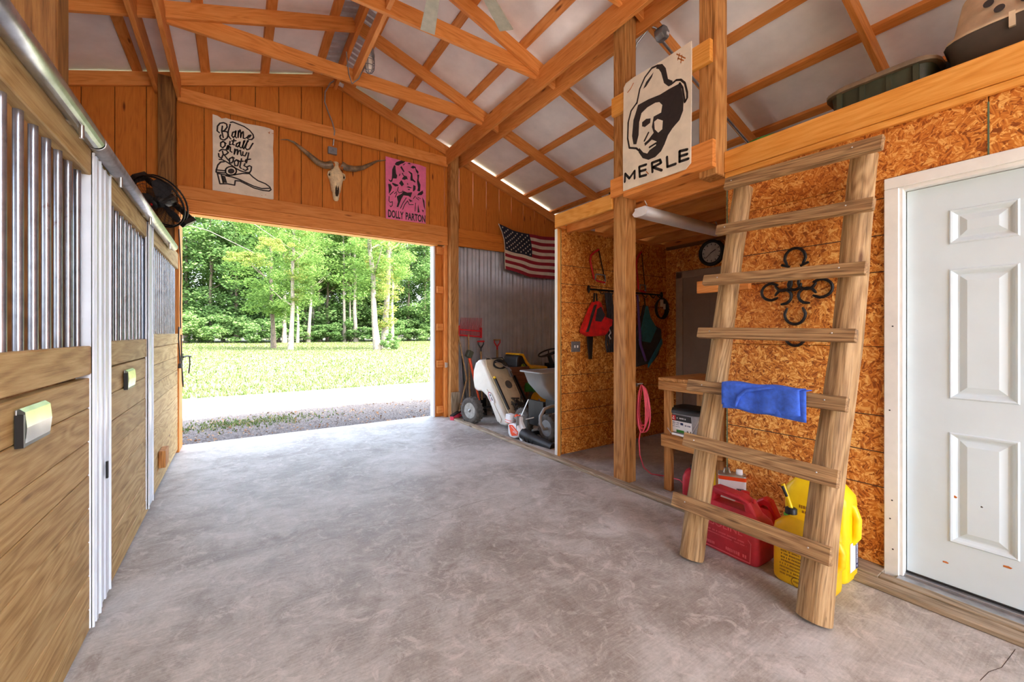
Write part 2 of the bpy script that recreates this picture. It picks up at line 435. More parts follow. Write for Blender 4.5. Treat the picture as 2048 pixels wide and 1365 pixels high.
_BM = {}
def board_mesh(L, w, t, c):
    k = (round(L, 3), round(w, 3), round(t, 3), c)
    if k not in _BM:
        bm = bmesh.new(); bmesh.ops.create_cube(bm, size=1.0)
        for v in bm.verts: v.co = (v.co.x * L, v.co.y * w, v.co.z * t)
        if c: bmesh.ops.bevel(bm, geom=list(bm.edges), offset=c, segments=1, affect='EDGES')
        me = bpy.data.meshes.new('board'); bm.to_mesh(me); bm.free(); _BM[k] = me
    return _BM[k]
def board(name, a, b, w, t, up=(0, 0, 1), mat='frame', parent=None, c=0.003):
    a, b, up = Vector(a), Vector(b), Vector(up)
    x = (b - a); L = x.length; x.normalize()
    y = (up - x * up.dot(x)).normalized(); z = x.cross(y)
    me = board_mesh(L, w, t, c)
    if len(me.materials) and me.materials[0] != M[mat]:
        me = me.copy(); me.materials.clear()
    if not len(me.materials): me.materials.append(M[mat])
    o = bpy.data.objects.new(name, me); COL.objects.link(o)
    put(o, (a + b) / 2, parent)
    o.rotation_euler = Matrix((x, y, z)).transposed().to_euler()
    return o
def vboard(name, x0, x1, y0, y1, z0, z1, mat, parent=None, c=0.003):
    # upright board: grain along Z, face width along the wider of X and Y
    if (x1 - x0) >= (y1 - y0):
        return board(name, ((x0 + x1) / 2, (y0 + y1) / 2, z0), ((x0 + x1) / 2, (y0 + y1) / 2, z1), x1 - x0, y1 - y0, (1, 0, 0), mat, parent, c)
    return board(name, ((x0 + x1) / 2, (y0 + y1) / 2, z0), ((x0 + x1) / 2, (y0 + y1) / 2, z1), y1 - y0, x1 - x0, (0, 1, 0), mat, parent, c)
def yboard(name, x0, x1, y0, y1, z0, z1, mat, parent=None, c=0.003):
    # board lying along Y
    return board(name, ((x0 + x1) / 2, y0, (z0 + z1) / 2), ((x0 + x1) / 2, y1, (z0 + z1) / 2), z1 - z0, x1 - x0, (0, 0, 1), mat, parent, c)
def xboard(name, x0, x1, y0, y1, z0, z1, mat, parent=None, c=0.003):
    return board(name, (x0, (y0 + y1) / 2, (z0 + z1) / 2), (x1, (y0 + y1) / 2, (z0 + z1) / 2), z1 - z0, y1 - y0, (0, 0, 1), mat, parent, c)
def frame_T(o, x, y):
    x = Vector(x).normalized(); y = Vector(y); y = (y - x * y.dot(x)).normalized(); z = x.cross(y)
    m = Matrix((x, y, z)).transposed().to_4x4(); m.translation = Vector(o); return m
# ================================================================== THE SETTING
RX, SL = 1.10, 0.333
def ZL(x): return 4.665 - SL * abs(x - RX)          # underside of the rafters
Y0, Y1 = -3.80, 5.99                                # rear and front gable
EL, ER = -2.95, 5.15                                # outer eave walls
TR = [5.95, 4.75, 3.55, 2.35, 1.15, -0.05, -1.25, -2.45, -3.65]   # truss lines

# ground outside, slab inside
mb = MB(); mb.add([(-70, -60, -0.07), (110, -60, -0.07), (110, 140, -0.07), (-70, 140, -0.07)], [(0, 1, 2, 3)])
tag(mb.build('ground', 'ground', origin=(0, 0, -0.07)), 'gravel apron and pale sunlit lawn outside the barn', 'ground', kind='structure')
tag(MB().box(-8, 10, -16, Y0 - 0.35, -0.15, -0.04).build('bounce_apron', 'concrete', origin=(0, -10, -0.04)), 'unseen pale concrete apron added behind the barn to bounce sunlight in', 'apron', kind='structure')  # out-of-view slab added to reflect sun up into the barn
fl = MB().box(EL, ER, Y0 - 0.1, 6.16, -0.2, 0.0)
flo = fl.build('floor', 'concrete', origin=(0, 0, 0))
MB().stroke([(2.329, 0.303), (2.417, 0.292), (2.49, 0.268), (2.615, 0.257), (2.678, 0.252)], 0.0022, 0.0006).build('hairline_crack', 'seam', flo)
MB().stroke([(0.621, 2.865), (0.812, 2.84), (0.974, 2.75), (1.136, 2.743), (1.234, 2.775), (1.33, 2.782), (1.576, 2.804), (1.808, 2.804)], 0.0022, 0.0006).build('hairline_crack', 'seam', flo)
tag(flo, 'brushed grey concrete slab with brown stains', 'floor', kind='structure')

# ---- roof
ceil = empty('ceiling', (RX, 2.3, 3.3), 'pitched barn roof of orange rafters and purlins under white sheeting', 'roof', kind='structure')
for side in (-1, 1):
    xe = EL - 0.25 if side < 0 else ER + 0.25
    xr = RX + side * 0.235
    z = lambda x: ZL(x) + 0.192
    mb = MB(); a, b = (xr, xe)
    vs = [(a, Y0 - 0.3, z(a)), (b, Y0 - 0.3, z(b)), (b, 6.42, z(b)), (a, 6.42, z(a))]
    mb.add(vs + [(x, y, q + 0.02) for x, y, q in vs], [(0, 1, 2, 3), (7, 6, 5, 4), (0, 4, 5, 1), (1, 5, 6, 2), (2, 6, 7, 3), (3, 7, 4, 0)])
    mb.build('roof_sheet', 'vinyl', ceil)
    # bare ribbed steel left open along the ridge
    mb = MB(); prof = []; y = Y0 - 0.3; k = 0
    while y < 6.42:
        for dy, dz in ((0, 0), (0.012, 0.016), (0.03, 0.016), (0.042, 0)): prof.append((y + dy, dz))
        y += 0.105
    xa, xb = RX, RX + side * 0.25
    vs = [(xa, y, z(xa) + 0.006 + d) for y, d in prof] + [(xb, y, z(xb) + 0.006 + d) for y, d in prof]; n = len(prof)
    mb.add(vs, [(i, i + 1, n + i + 1, n + i) for i in range(n - 1)])
    mb.build('ridge_steel', 'roof_metal', ceil)
    for y in TR:
        xe2 = EL + 0.02 if side < 0 else ER - 0.02
        a = (RX + side * 0.02, y, ZL(RX + side * 0.02) + 0.075); b = (xe2, y, ZL(xe2) + 0.075)
        board('rafter', a, b, 0.142, 0.04, (0, 0, 1), 'frame', ceil)
    for i in range(7):
        x = RX + side * (0.225 + 0.593 * i)
        if not (EL - 0.1 < x < ER + 0.1): continue
        zc = ZL(x) + 0.150 + 0.02
        board('purlin', (x, Y0 - 0.2, zc), (x, 6.35, zc), 0.09, 0.038, (1, 0, -side * SL), 'frame', ceil)
yboard('ridge_board', RX - 0.02, RX + 0.02, Y0, Y1, 4.63, 4.81, 'frame', ceil)
for i, y in enumerate(TR):
    if i == 0: xboard('tie_beam', -0.56, 2.74, y - 0.05, y - 0.012, 3.93, 4.08, 'frame', ceil)
    else: xboard('tie_beam', -0.58, 2.78, y + 0.022, y + 0.060, 4.105, 4.262, 'frame', ceil)
yboard('tie_stringer', 1.06, 1.10, 3.60, 4.74, 4.11, 4.25, 'frame', ceil)
yboard('tie_stringer', 1.06, 1.10, 2.40, 3.54, 4.11, 4.25, 'frame', ceil)
for x0, x1 in ((2.715, 2.755), (2.945, 2.985), (-0.57, -0.53), (-0.76, -0.72)):
    yboard('header_beam', x0, x1, Y0, Y1 - 0.03, 3.965, 4.185, 'frame', ceil, 0.004)

# ---- posts (each a thing of its own)
def post(x0, x1, y0, y1, z0, z1, label, mat='post'):
    o = vboard('timber_post', x0, x1, y0, y1, z0, z1, mat, None, 0.006)
    tag(o, label, 'post'); return o
post(2.755, 2.895, 5.83, 5.955, 0, 4.10, 'rough brown square post right of the big barn opening')
post(-0.72, -0.575, 5.83, 5.955, 0, 4.14, 'dark square post with knots behind the round black fan', 'dark_wood')
post(2.800, 2.940, 2.41, 2.55, 0, 4.20, 'full-height square wooden post in front of the tack alcove')
post(-0.72, -0.582, 2.31, 2.44, 0, 4.16, 'thick square post above the near stall door at far left', 'dark_wood')
post(2.800, 2.940, 1.596, 1.730, 2.44, 4.20, 'short square post standing on the loft beam right of the portrait sign')

# ---- front gable wall: vertical planks around the opening
wb = empty('wall_back', (RX, 5.98, 0), 'front gable wall of vertical stained planks', 'wall', kind='structure')
x = 1.197 - 0.2535 * 16
while x < ER:
    xa, xb = max(x + 0.0032, EL), min(x + 0.2535 - 0.0032, ER); x += 0.2535
    if xb - xa < 0.03: continue
    xm = (xa + xb) / 2
    top = min(ZL(xa), ZL(xb)) + 0.13
    bot = 2.92 if (xb > -0.60 and xa < 2.74) else 0.0
    if xa > 2.74: bot = 2.75
    vboard('plank', xa, xb, 5.972, 5.990, bot, top, 'gable', wb, 0.002)
# weather skin behind the planks
mb = MB()
def gab(pts, y0, y1): mb.prism(pts, y0, y1, Matrix(((1, 0, 0, 0), (0, 0, 1, 0), (0, 1, 0, 0), (0, 0, 0, 1))))
T = 0.172
gab([(EL, 0), (-0.57, 0), (-0.57, ZL(-0.57) + T), (EL, ZL(EL) + T)], 6.0, 6.03)
gab([(-0.57, 2.705), (2.58, 2.705), (2.58, ZL(2.58) + T), (RX, ZL(RX) + T), (-0.57, ZL(-0.57) + T)], 6.0, 6.03)
gab([(2.58, 0), (2.76, 0), (2.76, ZL(2.76) + T), (2.58, ZL(2.58) + T)], 6.08, 6.11)
mb.build('outer_skin', 'dark_wood', wb)
# ribbed steel lining of the equipment bay
mb = MB(); prof = []
xx = 2.90
while xx < ER:
    for dx, dy in ((0, 0), (0.014, -0.030), (0.036, -0.030), (0.050, 0), (0.096, 0), (0.103, -0.012), (0.117, -0.012), (0.124, 0), (0.166, 0), (0.173, -0.012), (0.187, -0.012), (0.194, 0)):
        prof.append((xx + dx, 6.0 + dy))
    xx += 0.2235
for z0, z1, dy in ((0.0, 1.83, 0.0), (1.82, 2.74, 0.004)):
    vs = [(x, y + dy, z0) for x, y in prof] + [(x, y + dy, z1) for x, y in prof]; n = len(prof)
    mb.add(vs, [(i, i + 1, n + i + 1, n + i) for i in range(n - 1)])
mb.box(2.76, ER, 6.03, 6.05, 0, 3.45)
mb.build('ribbed_steel_panel', 'corr', wb)
# boards on the gable
for z0, z1 in ((2.845, 2.990), (2.703, 2.843)): xboard('header_board', -0.56, 2.752, 5.925, 5.962, z0, z1, 'frame', wb, 0.004)
xboard('header_board', -0.56, 2.60, 5.966, 6.10, 2.690, 2.705, 'rim', wb)
for z0, z1 in ((2.86, 3.00), (2.715, 2.858)): xboard('girt', 2.90, ER, 5.93, 5.968, z0, z1, 'gable', wb, 0.004)
vboard('door_jamb', -0.575, -0.535, 5.80, 6.12, 0, 2.70, 'frame', wb)
vboard('jamb_board', 2.585, 2.752, 6.05, 6.07, 0, 2.70, 'gable', wb)
vboard('jamb_board', 2.705, 2.752, 5.93, 6.05, 0, 2.70, 'frame', wb)
for z in (0.06, 0.78, 1.36, 1.95, 2.56): xboard('jamb_block', 2.60, 2.705, 5.985, 6.05, z, z + 0.11, 'frame', wb)
vboard('opening_edge_strip', 2.555, 2.583, 6.03, 6.16, 0, 2.70, 'channel', wb)
mb = MB().box(2.70, 2.715, 5.90, 5.935, 0.78, 0.86).box(2.715, 2.75, 5.915, 5.93, 0.785, 0.855)
mb.build('latch_keeper', 'steel_hw', wb)

# ---- outer walls and rear gable (only the light and reflections see them)
mb = MB(); WZ0, WZ1 = 1.05, 2.35     # three unseen window openings added to light the interior
mb.box(EL - 0.03, EL, Y0, 6.03, 0, WZ0).box(EL - 0.03, EL, Y0, 6.03, WZ1, ZL(EL) + 0.16)
for ya, yb in ((Y0, -2.9), (-1.2, 0.2), (1.9, 2.9), (3.95, 6.03)): mb.box(EL - 0.03, EL, ya, yb, WZ0, WZ1)
tag(mb.build('wall_left', 'dark_wood'), 'unseen outer board wall behind the stalls, with window openings added for light', 'wall', kind='structure')
wr = MB(); prof = []; yy = Y0
wr.box(ER, ER + 0.03, Y0, 6.03, 0, ZL(ER) + 0.16)
tag(wr.build('wall_outer', 'corr'), 'outer steel wall of the equipment bay', 'wall', kind='structure')
mb = MB()
gab([(EL, 0), (-0.57, 0), (-0.57, ZL(-0.57) + T), (EL, ZL(EL) + T)], Y0 - 0.03, Y0)
gab([(2.78, 0), (ER, 0), (ER, ZL(ER) + T), (2.78, ZL(2.78) + T)], Y0 - 0.03, Y0)
tag(mb.build('wall_rear', 'gable'), 'unseen rear gable wall, opened to the ridge to let light in', 'wall', kind='structure')  # whole middle left open up to the ridge to brighten the inside

# ---- right side: OSB wall, loft, alcove, partition
LINES = (2.05, 1.85, 1.65, 0.86, 0.66, 0.47)
wall = empty('wall_right', (2.93, 0.4, 0), 'right wall of orange strand board with printed lines', 'wall', kind='structure')
def osb_y(y0, y1, z0, z1, X=2.936, par=wall):    # sheet facing -X
    return board('strand_board', (X, y0, (z0 + z1) / 2), (X, y1, (z0 + z1) / 2), z1 - z0, 0.012, (0, 0, 1), 'osb', par, 0.001)
def osb_x(x0, x1, z0, z1, Y, par):
    return board('strand_board', (x0, Y, (z0 + z1) / 2), (x1, Y, (z0 + z1) / 2), z1 - z0, 0.012, (0, 0, 1), 'osb', par, 0.001)
osb_y(0.700, 1.588, 0.04, 1.238); osb_y(0.700, 1.588, 1.241, 2.15); osb_y(0.357, 1.588, 2.153, 2.43)
osb_y(-3.75, 0.353, 2.10, 2.43); osb_y(-3.75, -0.31, 0.04, 1.238); osb_y(-3.75, -0.31, 1.241, 2.098)
osb_y(0.357, 0.698, 2.10, 2.151)
mb = MB()
for z in LINES: mb.box(2.9290, 2.9302, 0.72, 1.586, z - 0.0025, z + 0.0025)
mb.build('printed_line', 'seam', wall)
MB().box(2.9285, 2.9302, 0.352, 0.358, 2.15, 2.40).build('green_joint', 'green_edge', wall)
MB().box(2.926, 2.944, 1.588, 1.594, 0.02, 2.42).build('green_edge', 'green_edge', wall)
yboard('bottom_plate', 2.80, 2.945, 0.72, 1.60, 0.0, 0.038, 'sill', wall)
yboard('bottom_plate', 2.80, 2.86, -3.70, 0.72, 0.0, 0.036, 'sill', wall)
tag(yboard('trim_1', 2.715, 2.80, -3.70, 5.80, 0.0, 0.028, 'sill', None, 0.005), 'worn timber strip along the floor edge at right', 'trim', kind='structure')

loft = empty('loft_floor', (2.8, 1.0, 2.39), 'storage loft of joists and boards over the tack alcove', 'loft', kind='structure')
yboard('rim_joist', 2.892, 2.929, -3.75, 1.594, 2.462, 2.612, 'rim', loft, 0.004)
yboard('rim_joist', 2.78, 2.82, 2.552, 3.345, 2.430, 2.565, 'rim', loft, 0.004)
yboard('rim_joist', 2.945, 2.985, 1.60, 3.345, 2.400, 2.560, 'frame', loft, 0.004)
yboard('rim_strip', 2.900, 2.929, -3.75, 1.594, 2.424, 2.460, 'rim', loft, 0.003)
for xj in (3.15, 3.55, 3.95, 4.35, 4.68): yboard('joist', xj - 0.02, xj + 0.02, -3.75, 3.50, 2.43, 2.56, 'frame', loft)
xk = 2.945
while xk < 5.0:
    yboard('deck_board', xk, xk + 0.196, -3.75, 3.44, 2.561, 2.580, 'loft_wood', loft); xk += 0.2
alc = empty('wall_alcove', (4.7, 2.5, 0), 'strand board walls at the back of the tack alcove', 'wall', kind='structure')
osb_y(1.60, 2.24, 0.0, 1.22, 4.706, alc); osb_y(1.60, 2.24, 1.223, 2.44, 4.706, alc); osb_y(3.16, 3.41, 0, 2.44, 4.706, alc); osb_y(2.243, 3.157, 2.06, 2.44, 4.706, alc)
osb_x(2.95, 3.8, 0, 2.44, 1.606, alc); osb_x(3.803, 4.70, 0, 2.44, 1.606, alc)
xboard('top_plate', 2.95, 4.72, 1.55, 1.60, 2.40, 2.438, 'frame', alc)
yboard('top_plate', 4.66, 4.70, 1.62, 3.34, 2.40, 2.445, 'dark_wood', alc)

par = empty('wall_partition', (3.7, 3.4, 0), 'strand board partition between tack alcove and equipment bay', 'wall', kind='structure')
for xa, xb in ((2.885, 4.10), (4.103, 4.715)):
    osb_x(xa, xb, 0.01, 1.218, 3.372, par); osb_x(xa, xb, 1.221, 2.44, 3.372, par)
osb_x(2.885, 4.70, 0.01, 2.44, 3.396, par)
vboard('end_stud', 2.838, 2.884, 3.366, 3.398, 0.0, 2.440, 'rim', par)
vboard('end_strip', 2.828, 2.837, 3.362, 3.402, 0.0, 2.43, 'trim_white', par)
xboard('top_plate', 2.838, 4.72, 3.36, 3.41, 2.442, 2.480, 'frame', par)
mb = MB()
for z in LINES + (0.28,): mb.box(2.886, 4.69, 3.3648, 3.3660, z - 0.0025, z + 0.0025)
mb.build('printed_line', 'seam', par)
MB().box(2.8825, 2.8885, 3.364, 3.378, 0.02, 2.43).build('green_edge', 'green_edge', par)

# ---- white six-panel door
d1 = empty('door_1', (2.96, 0.19, 0.04), 'scuffed white six-panel door with white casing', 'door', kind='structure')
Dy0, Dy1, Dz0, Dz1, DX = -0.265, 0.645, 0.042, 2.065, 2.962
cols = ((0.264, 0.489), (-0.109, 0.116)); rows = ((1.757, 1.929), (0.985, 1.633), (0.27, 0.818))
mb = MB()
def face(y0, y1, z0, z1, x): mb.add([(x, y0, z0), (x, y0, z1), (x, y1, z1), (x, y1, z0)], [(0, 1, 2, 3)])
ys = sorted({Dy0, Dy1, *[q for c in cols for q in c]}); zs = sorted({Dz0, Dz1, *[q for c in rows for q in c]})
for i in range(len(ys) - 1):
    for j in range(len(zs) - 1):
        if any(abs(c[0] - ys[i]) < 1e-6 for c in cols) and any(abs(r[0] - zs[j]) < 1e-6 for r in rows): continue
        face(ys[i], ys[i + 1], zs[j], zs[j + 1], DX)
mb.box(DX + 0.02, DX + 0.045, Dy0, Dy1, Dz0, Dz1); mb.box(DX, DX + 0.04, Dy1 - 0.001, Dy1, Dz0, Dz1)
mb.build('door_leaf', 'white_paint', d1)
def ring(mb, r):
    steps = [(0, 0), (0.006, -0.007), (0.014, -0.004), (0.022, 0.004), (0.030, 0.009), (0.036, 0.009), (0.062, -0.001), (0.064, -0.001)]
    (y0, y1), (z0, z1) = r; prev = None
    for o, dx in steps:
        q = [(DX + dx, y0 + o, z0 + o), (DX + dx, y1 - o, z0 + o), (DX + dx, y1 - o, z1 - o), (DX + dx, y0 + o, z1 - o)]
        if prev:
            for k in range(4): mb.add([prev[k], prev[(k + 1) % 4], q[(k + 1) % 4], q[k]], [(3, 2, 1, 0)])
        prev = q
    mb.add(prev, [(3, 2, 1, 0)])
for c in cols:
    for r in rows:
        mb = MB(); ring(mb, (c, r)); mb.build('panel', 'white_paint', d1)
vboard('casing', 2.905, 2.932, 0.664, 0.724, 0.0, 2.085, 'trim_white', d1); vboard('casing', 2.905, 2.932, -0.345, -0.285, 0.0, 2.085, 'trim_white', d1)
yboard('casing', 2.905, 2.932, -0.345, 0.724, 2.086, 2.145, 'trim_white', d1)
vboard('jamb', 2.915, 2.995, 0.648, 0.668, 0.03, 2.088, 'trim_white', d1); vboard('jamb', 2.915, 2.995, -0.288, -0.268, 0.03, 2.088, 'trim_white', d1)
yboard('jamb', 2.915, 2.995, -0.27, 0.65, 2.068, 2.088, 'trim_white', d1)
for k in (0.9, 1.35, 0.32, 0.42, 0.16): 
    MB().lathe([(0.004, 0), (0.004, 0.001)], 8, frame_T((2.9045, 0.70 - (k % 0.3) * 0.08, k), (0, 1, 0), (0, 0, 1)) @ Matrix.Rotation(math.pi, 4, 'X')).build('nail_dent', 'label_black', d1)
mb = MB().box(2.86, 2.975, -0.29, 0.668, 0.0, 0.030).box(2.93, 2.96, -0.27, 0.648, 0.028, 0.042)
mb.build('threshold', 'galv', d1, bevel=0.003)
MB().box(2.956, 2.962, -0.265, 0.645, 0.038, 0.052).build('door_sweep', 'black', d1)
for y, z, w, h in ((0.47, 0.50, 0.02, 0.012), (0.50, 0.16, 0.022, 0.009), (0.30, 0.30 - 0.07, 0.028, 0.010), (0.22, 0.20, 0.014, 0.008), (0.20, 0.17, 0.016, 0.006), (0.38, 0.48, 0.008, 0.006)):
    MB().flat([(-w / 2, -h / 2), (w * 0.3, -h * 0.6), (w / 2, 0), (w * 0.1, h / 2), (-w / 2, h * 0.3)], 0.0004, frame_T((DX - 0.0006, y, z), (0, -1, 0), (0, 0, 1))).build('chipped_spot', 'rust', d1)

# ---- taupe door at the back of the alcove
d2 = empty('door_2', (4.69, 2.7, 0), 'dim taupe door at the back of the tack alcove', 'door', kind='structure')
MB().box(4.685, 4.725, 2.285, 3.12, 0.005, 2.03).build('door_leaf', 'door_tan', d2, bevel=0.003)
for y0, y1 in ((3.105, 3.20), (2.20, 2.295)): vboard('casing', 4.668, 4.70, y0, y1, 0, 2.09, 'trim_tan', d2)
yboard('casing', 4.668, 4.70, 2.20, 3.20, 2.01, 2.10, 'trim_tan', d2)
for zz in ((0.25, 0.85), (1.0, 1.75)):
    for yy in ((2.40, 2.66), (2.75, 3.01)): MB().box(4.679, 4.686, yy[0], yy[1], zz[0], zz[1]).build('panel', 'door_tan', d2, bevel=0.004)

# ---- horse stalls along the left
SX = -0.53
def stall(name, label, y0, y1, zr0, zr1, zh0, zh1, edges, gap=0.0, step=0.146, bars=0.112, X=SX):
    root = empty(name, (X, (y0 + y1) / 2, 0.02), label, 'stall door' if 'door' in name else 'stall front')
    z = zr0; k = 0
    while z > 0.05:
        zb = max(z - step, 0.02)
        yboard('plank', X - 0.038, X - 0.002 - random.uniform(0, .002), y0, y1, zb + 0.0015, z - (gap if k == 0 else 0.0015), 'stall', root, 0.003); z = zb; k += 1
    yboard('middle_rail', X - 0.042, X + 0.003, y0, y1, zr0, zr1, 'stall', root, 0.004)
    yboard('top_rail', X - 0.042, X + 0.003, y0, y1, zh0, zh1, 'stall', root, 0.004)
    n = int((y1 - y0 - 0.08) / bars)
    for i in range(n + 1):
        y = y0 + 0.05 + i * bars
        MB().tube([(X - 0.03, y, zr1 - 0.01), (X - 0.03, y, zh0 + 0.01)], 0.0125, 10).build('bar', 'galv_rust', root)
    for (ya, yb) in edges:
        mb = MB().box(X + 0.003, X + 0.006, ya, yb, 0.03, 2.10)
        for q in (ya, yb - 0.006): mb.box(X - 0.045, X + 0.014, q, q + 0.006, 0.03, 2.10)
        mb.box(X + 0.006, X + 0.012, (ya + yb) / 2 - 0.012, (ya + yb) / 2 + 0.012, 0.03, 2.10)
        mb.build('edge_channel', 'channel', root)
    return root
s1 = stall('stall_door', 'near sliding stall door with tan planks and shiny bars, cut off at left', 0.95, 2.61, 1.134, 1.257, 2.0, 2.122, [(2.50, 2.612)], 0.016, X=-0.532)
s2 = stall('stall_door', 'second sliding stall door between the two white steel uprights', 2.66, 3.98, 1.146, 1.272, 2.0, 2.125, [(2.66, 2.83)], 0.010, X=-0.540)
s3 = stall('stall_front', 'fixed stall front beside the barn opening, past the thin white upright', 4.07, 5.79, 1.205, 1.31, 2.02, 2.19, [], 0.004, X=-0.545, bars=0.10)
tag(MB().box(-0.545, -0.522, 3.87, 3.876, 0.06, 2.11).box(-0.545, -0.522, 4.044, 4.05, 0.06, 2.11).box(-0.535, -0.530, 3.87, 4.05, 0.06, 2.11).build('steel_upright', 'channel'),
    'thin white steel upright past the second stall door', 'upright')
MB().box(-0.522, -0.514, 2.70, 2.715, 0.62, 0.70).build('slot_latch', 'black_metal', s2)
for nm, y0, y1, lab in (('track_tube', 0.9, 2.425, 'near shiny round track tube above the first stall door'), ('track_tube', 2.45, 5.0, 'far round track tube running in front of the black fan')):
    root = empty(nm, (-0.50, (y0 + y1) / 2, 2.09), lab, 'track')
    mb = MB(); n = 16; 
    ringo = lambda r: [[(-0.503 + r * math.cos(2 * math.pi * k / n), y, 2.130 + r * math.sin(2 * math.pi * k / n)) for k in range(n)] for y in (y0, y1)]
    o_, i_ = ringo(0.034), ringo(0.029)
    mb.loft([i_[0], o_[0], o_[1], i_[1]], False, True); mb.loft([i_[1], i_[0]], False, True)
    mb.build('tube', 'galv', root)
    for y in ([y0 + 0.5, y1 - 0.25] if y1 < 3 else [y0 + 0.35, y0 + 1.2, y1 - 0.4]):
        MB().box(-0.527, -0.50, y, y + 0.04, 2.10, 2.15).tube([(-0.49, y + 0.02, 2.10), (-0.49, y + 0.02, 2.05)], 0.008, 6).build('hanger', 'steel_hw', root)
tag(MB().box(-0.60, -0.56, -3.75, 0.93, 0, 2.12).build('wall_stall_front', 'stall'), 'stall front boards continuing behind the viewer', 'wall', kind='structure')
# stall divider and back boards seen between the bars
sd = empty('wall_stall', (-1.7, 2.45, 0), 'dark plank divider between the stalls', 'wall', kind='structure')
for k in range(14): xboard('plank', EL + 0.02, -0.74, 2.42, 2.455, 0.02 + k * 0.155, 0.02 + k * 0.155 + 0.152, 'dark_wood', sd)
for k in range(14): xboard('plank', EL + 0.02, -0.60, 4.0, 4.035, 0.02 + k * 0.155, 0.02 + k * 0.155 + 0.152, 'dark_wood', sd)
for k in range(6): yboard('plank', -2.90, -2.87, -2.5, 5.9, 0.02 + k * 0.155, 0.02 + k * 0.155 + 0.152, 'dark_wood', sd)
# ================================================================== THE TREES AND GRASS OUTSIDE
def leaf_mesh(name, seed, n, shape, size, mat):
    rnd = random.Random(seed); V = []; F = []
    for i in range(n):
        c = shape(rnd)
        s = size * rnd.uniform(0.6, 1.25)
        a = rnd.uniform(0, 6.283); tilt = rnd.gauss(0, 0.75)
        ux = Vector((math.cos(a), math.sin(a), rnd.gauss(0, 0.35))); w = Vector((-math.sin(a) * math.cos(tilt), math.cos(a) * math.cos(tilt), math.sin(tilt)))
        c = Vector(c); b = len(V)
        V += [tuple(c - ux * s), tuple(c - w * s * 0.55), tuple(c + ux * s), tuple(c + w * s * 0.55)]; F.append((b, b + 1, b + 2, b + 3))
    me = bpy.data.meshes.new(name); me.from_pydata(V, [], F); me.materials.append(M[mat]); me.update(); return me
def crown_shape(seed, h0, h1, rad, clusters=34, cr=1.5):
    q = random.Random(seed); cs = []
    for i in range(clusters):
        f = q.random(); z = h0 + (h1 - h0) * f
        rr = rad * math.sin(math.pi * (0.12 + 0.80 * f)) ** 0.7 * (q.random() ** 0.45); a = q.uniform(0, 6.283)
        cs.append((rr * math.cos(a), rr * math.sin(a), z, cr * q.uniform(0.6, 1.2)))
    def s(r):
        x, y, z, k = cs[r.randrange(len(cs))]
        while True:
            p = Vector((r.uniform(-1, 1), r.uniform(-1, 1), r.uniform(-1, 1)))
            if 0.25 < p.length < 1: break
        return (x + p.x * k, y + p.y * k, z + p.z * k * 0.55)
    return s
CROWNS = {
    'tall': [leaf_mesh('tall_crown_leaves', 3 + i, 6500, crown_shape(20 + i, 7, 25, 4.0, 60, 1.5), 0.17, 'leaf') for i in range(2)],
    'deep': [leaf_mesh('deep_crown_leaves', 13 + i, 10000, crown_shape(30 + i, 2.0, 24, 5.0, 70, 1.9), 0.24, 'leaf_deep') for i in range(3)],
    'maple': [leaf_mesh('maple_crown_leaves', 23 + i, 16000, crown_shape(40 + i, 3.0, 17, 3.8, 80, 1.2), 0.115, 'leaf') for i in range(2)],
    'yellow': [leaf_mesh('yellow_crown_leaves', 33, 4500, crown_shape(50, 2.0, 14, 1.6, 40, 0.9), 0.12, 'leaf_yellow')],
    'bush': [leaf_mesh('bush_leaves', 43 + i, 3500, crown_shape(60 + i, 0.3, 3.4, 2.4, 26, 0.9), 0.16, 'leaf_deep') for i in range(2)],
    'sprig': [leaf_mesh('sprig_leaves', 53, 2600, crown_shape(70, -0.35, 0.35, 1.9, 22, 0.45), 0.085, 'leaf_yellow')],
}
def trunk_mesh(seed, h, r, lean=(0, 0), mat='bark', branches=5):
    q = random.Random(seed); mb = MB(); pts = []; rr = []
    for i in range(9):
        f = i / 8; pts.append((lean[0] * h * f + q.gauss(0, 0.06) * (i > 0), lean[1] * h * f + q.gauss(0, 0.06) * (i > 0), h * f))
        rr.append(r * (1.35 if i == 0 else 1 - 0.75 * f))
    mb.tube(pts, rr, 9)
    for b in range(branches):
        f = q.uniform(0.35, 0.9); p = Vector(pts[int(f * 8)]); a = q.uniform(0, 6.283); L = q.uniform(1.2, 3.0)
        mb.tube([p, p + Vector((math.cos(a) * L * 0.5, math.sin(a) * L * 0.5, L * 0.35)), p + Vector((math.cos(a) * L, math.sin(a) * L, L * 0.9))], [r * 0.35, r * 0.22, r * 0.08], 6)
    return mb
def tree(name, x, y, label, crown, h, r, lean=(0, 0), scale=1.0, rz=0.0, mat='bark', seed=1, group=None, zs=1.0, cz=0.0):
    root = empty(name, (x, y, -0.07), label, 'tree', group)
    mb = trunk_mesh(seed, h, r, lean, mat); mb.v = [(a + x, b + y, c - 0.07) for a, b, c in mb.v]; mb.build('trunk', mat, root, origin=(x, y, -0.07))
    for kind, k, dx, dy, dz, sc in crown:
        o = bpy.data.objects.new('foliage', CROWNS[kind][k % len(CROWNS[kind])]); COL.objects.link(o)
        o.parent = root; o.location = (dx, dy, dz); o.rotation_euler = (0, 0, rz); o.scale = (sc, sc, sc * zs); tag(o, kind='stuff')
    return root
tree('maple_tree', 2.81, 44.5, 'leafy green maple with a dark trunk, nearest on the left of the lawn', [('maple', 0, 0, 0, 0, 1.0)], 17, 0.20, (-0.025, 0), mat='bark_dark', seed=1)
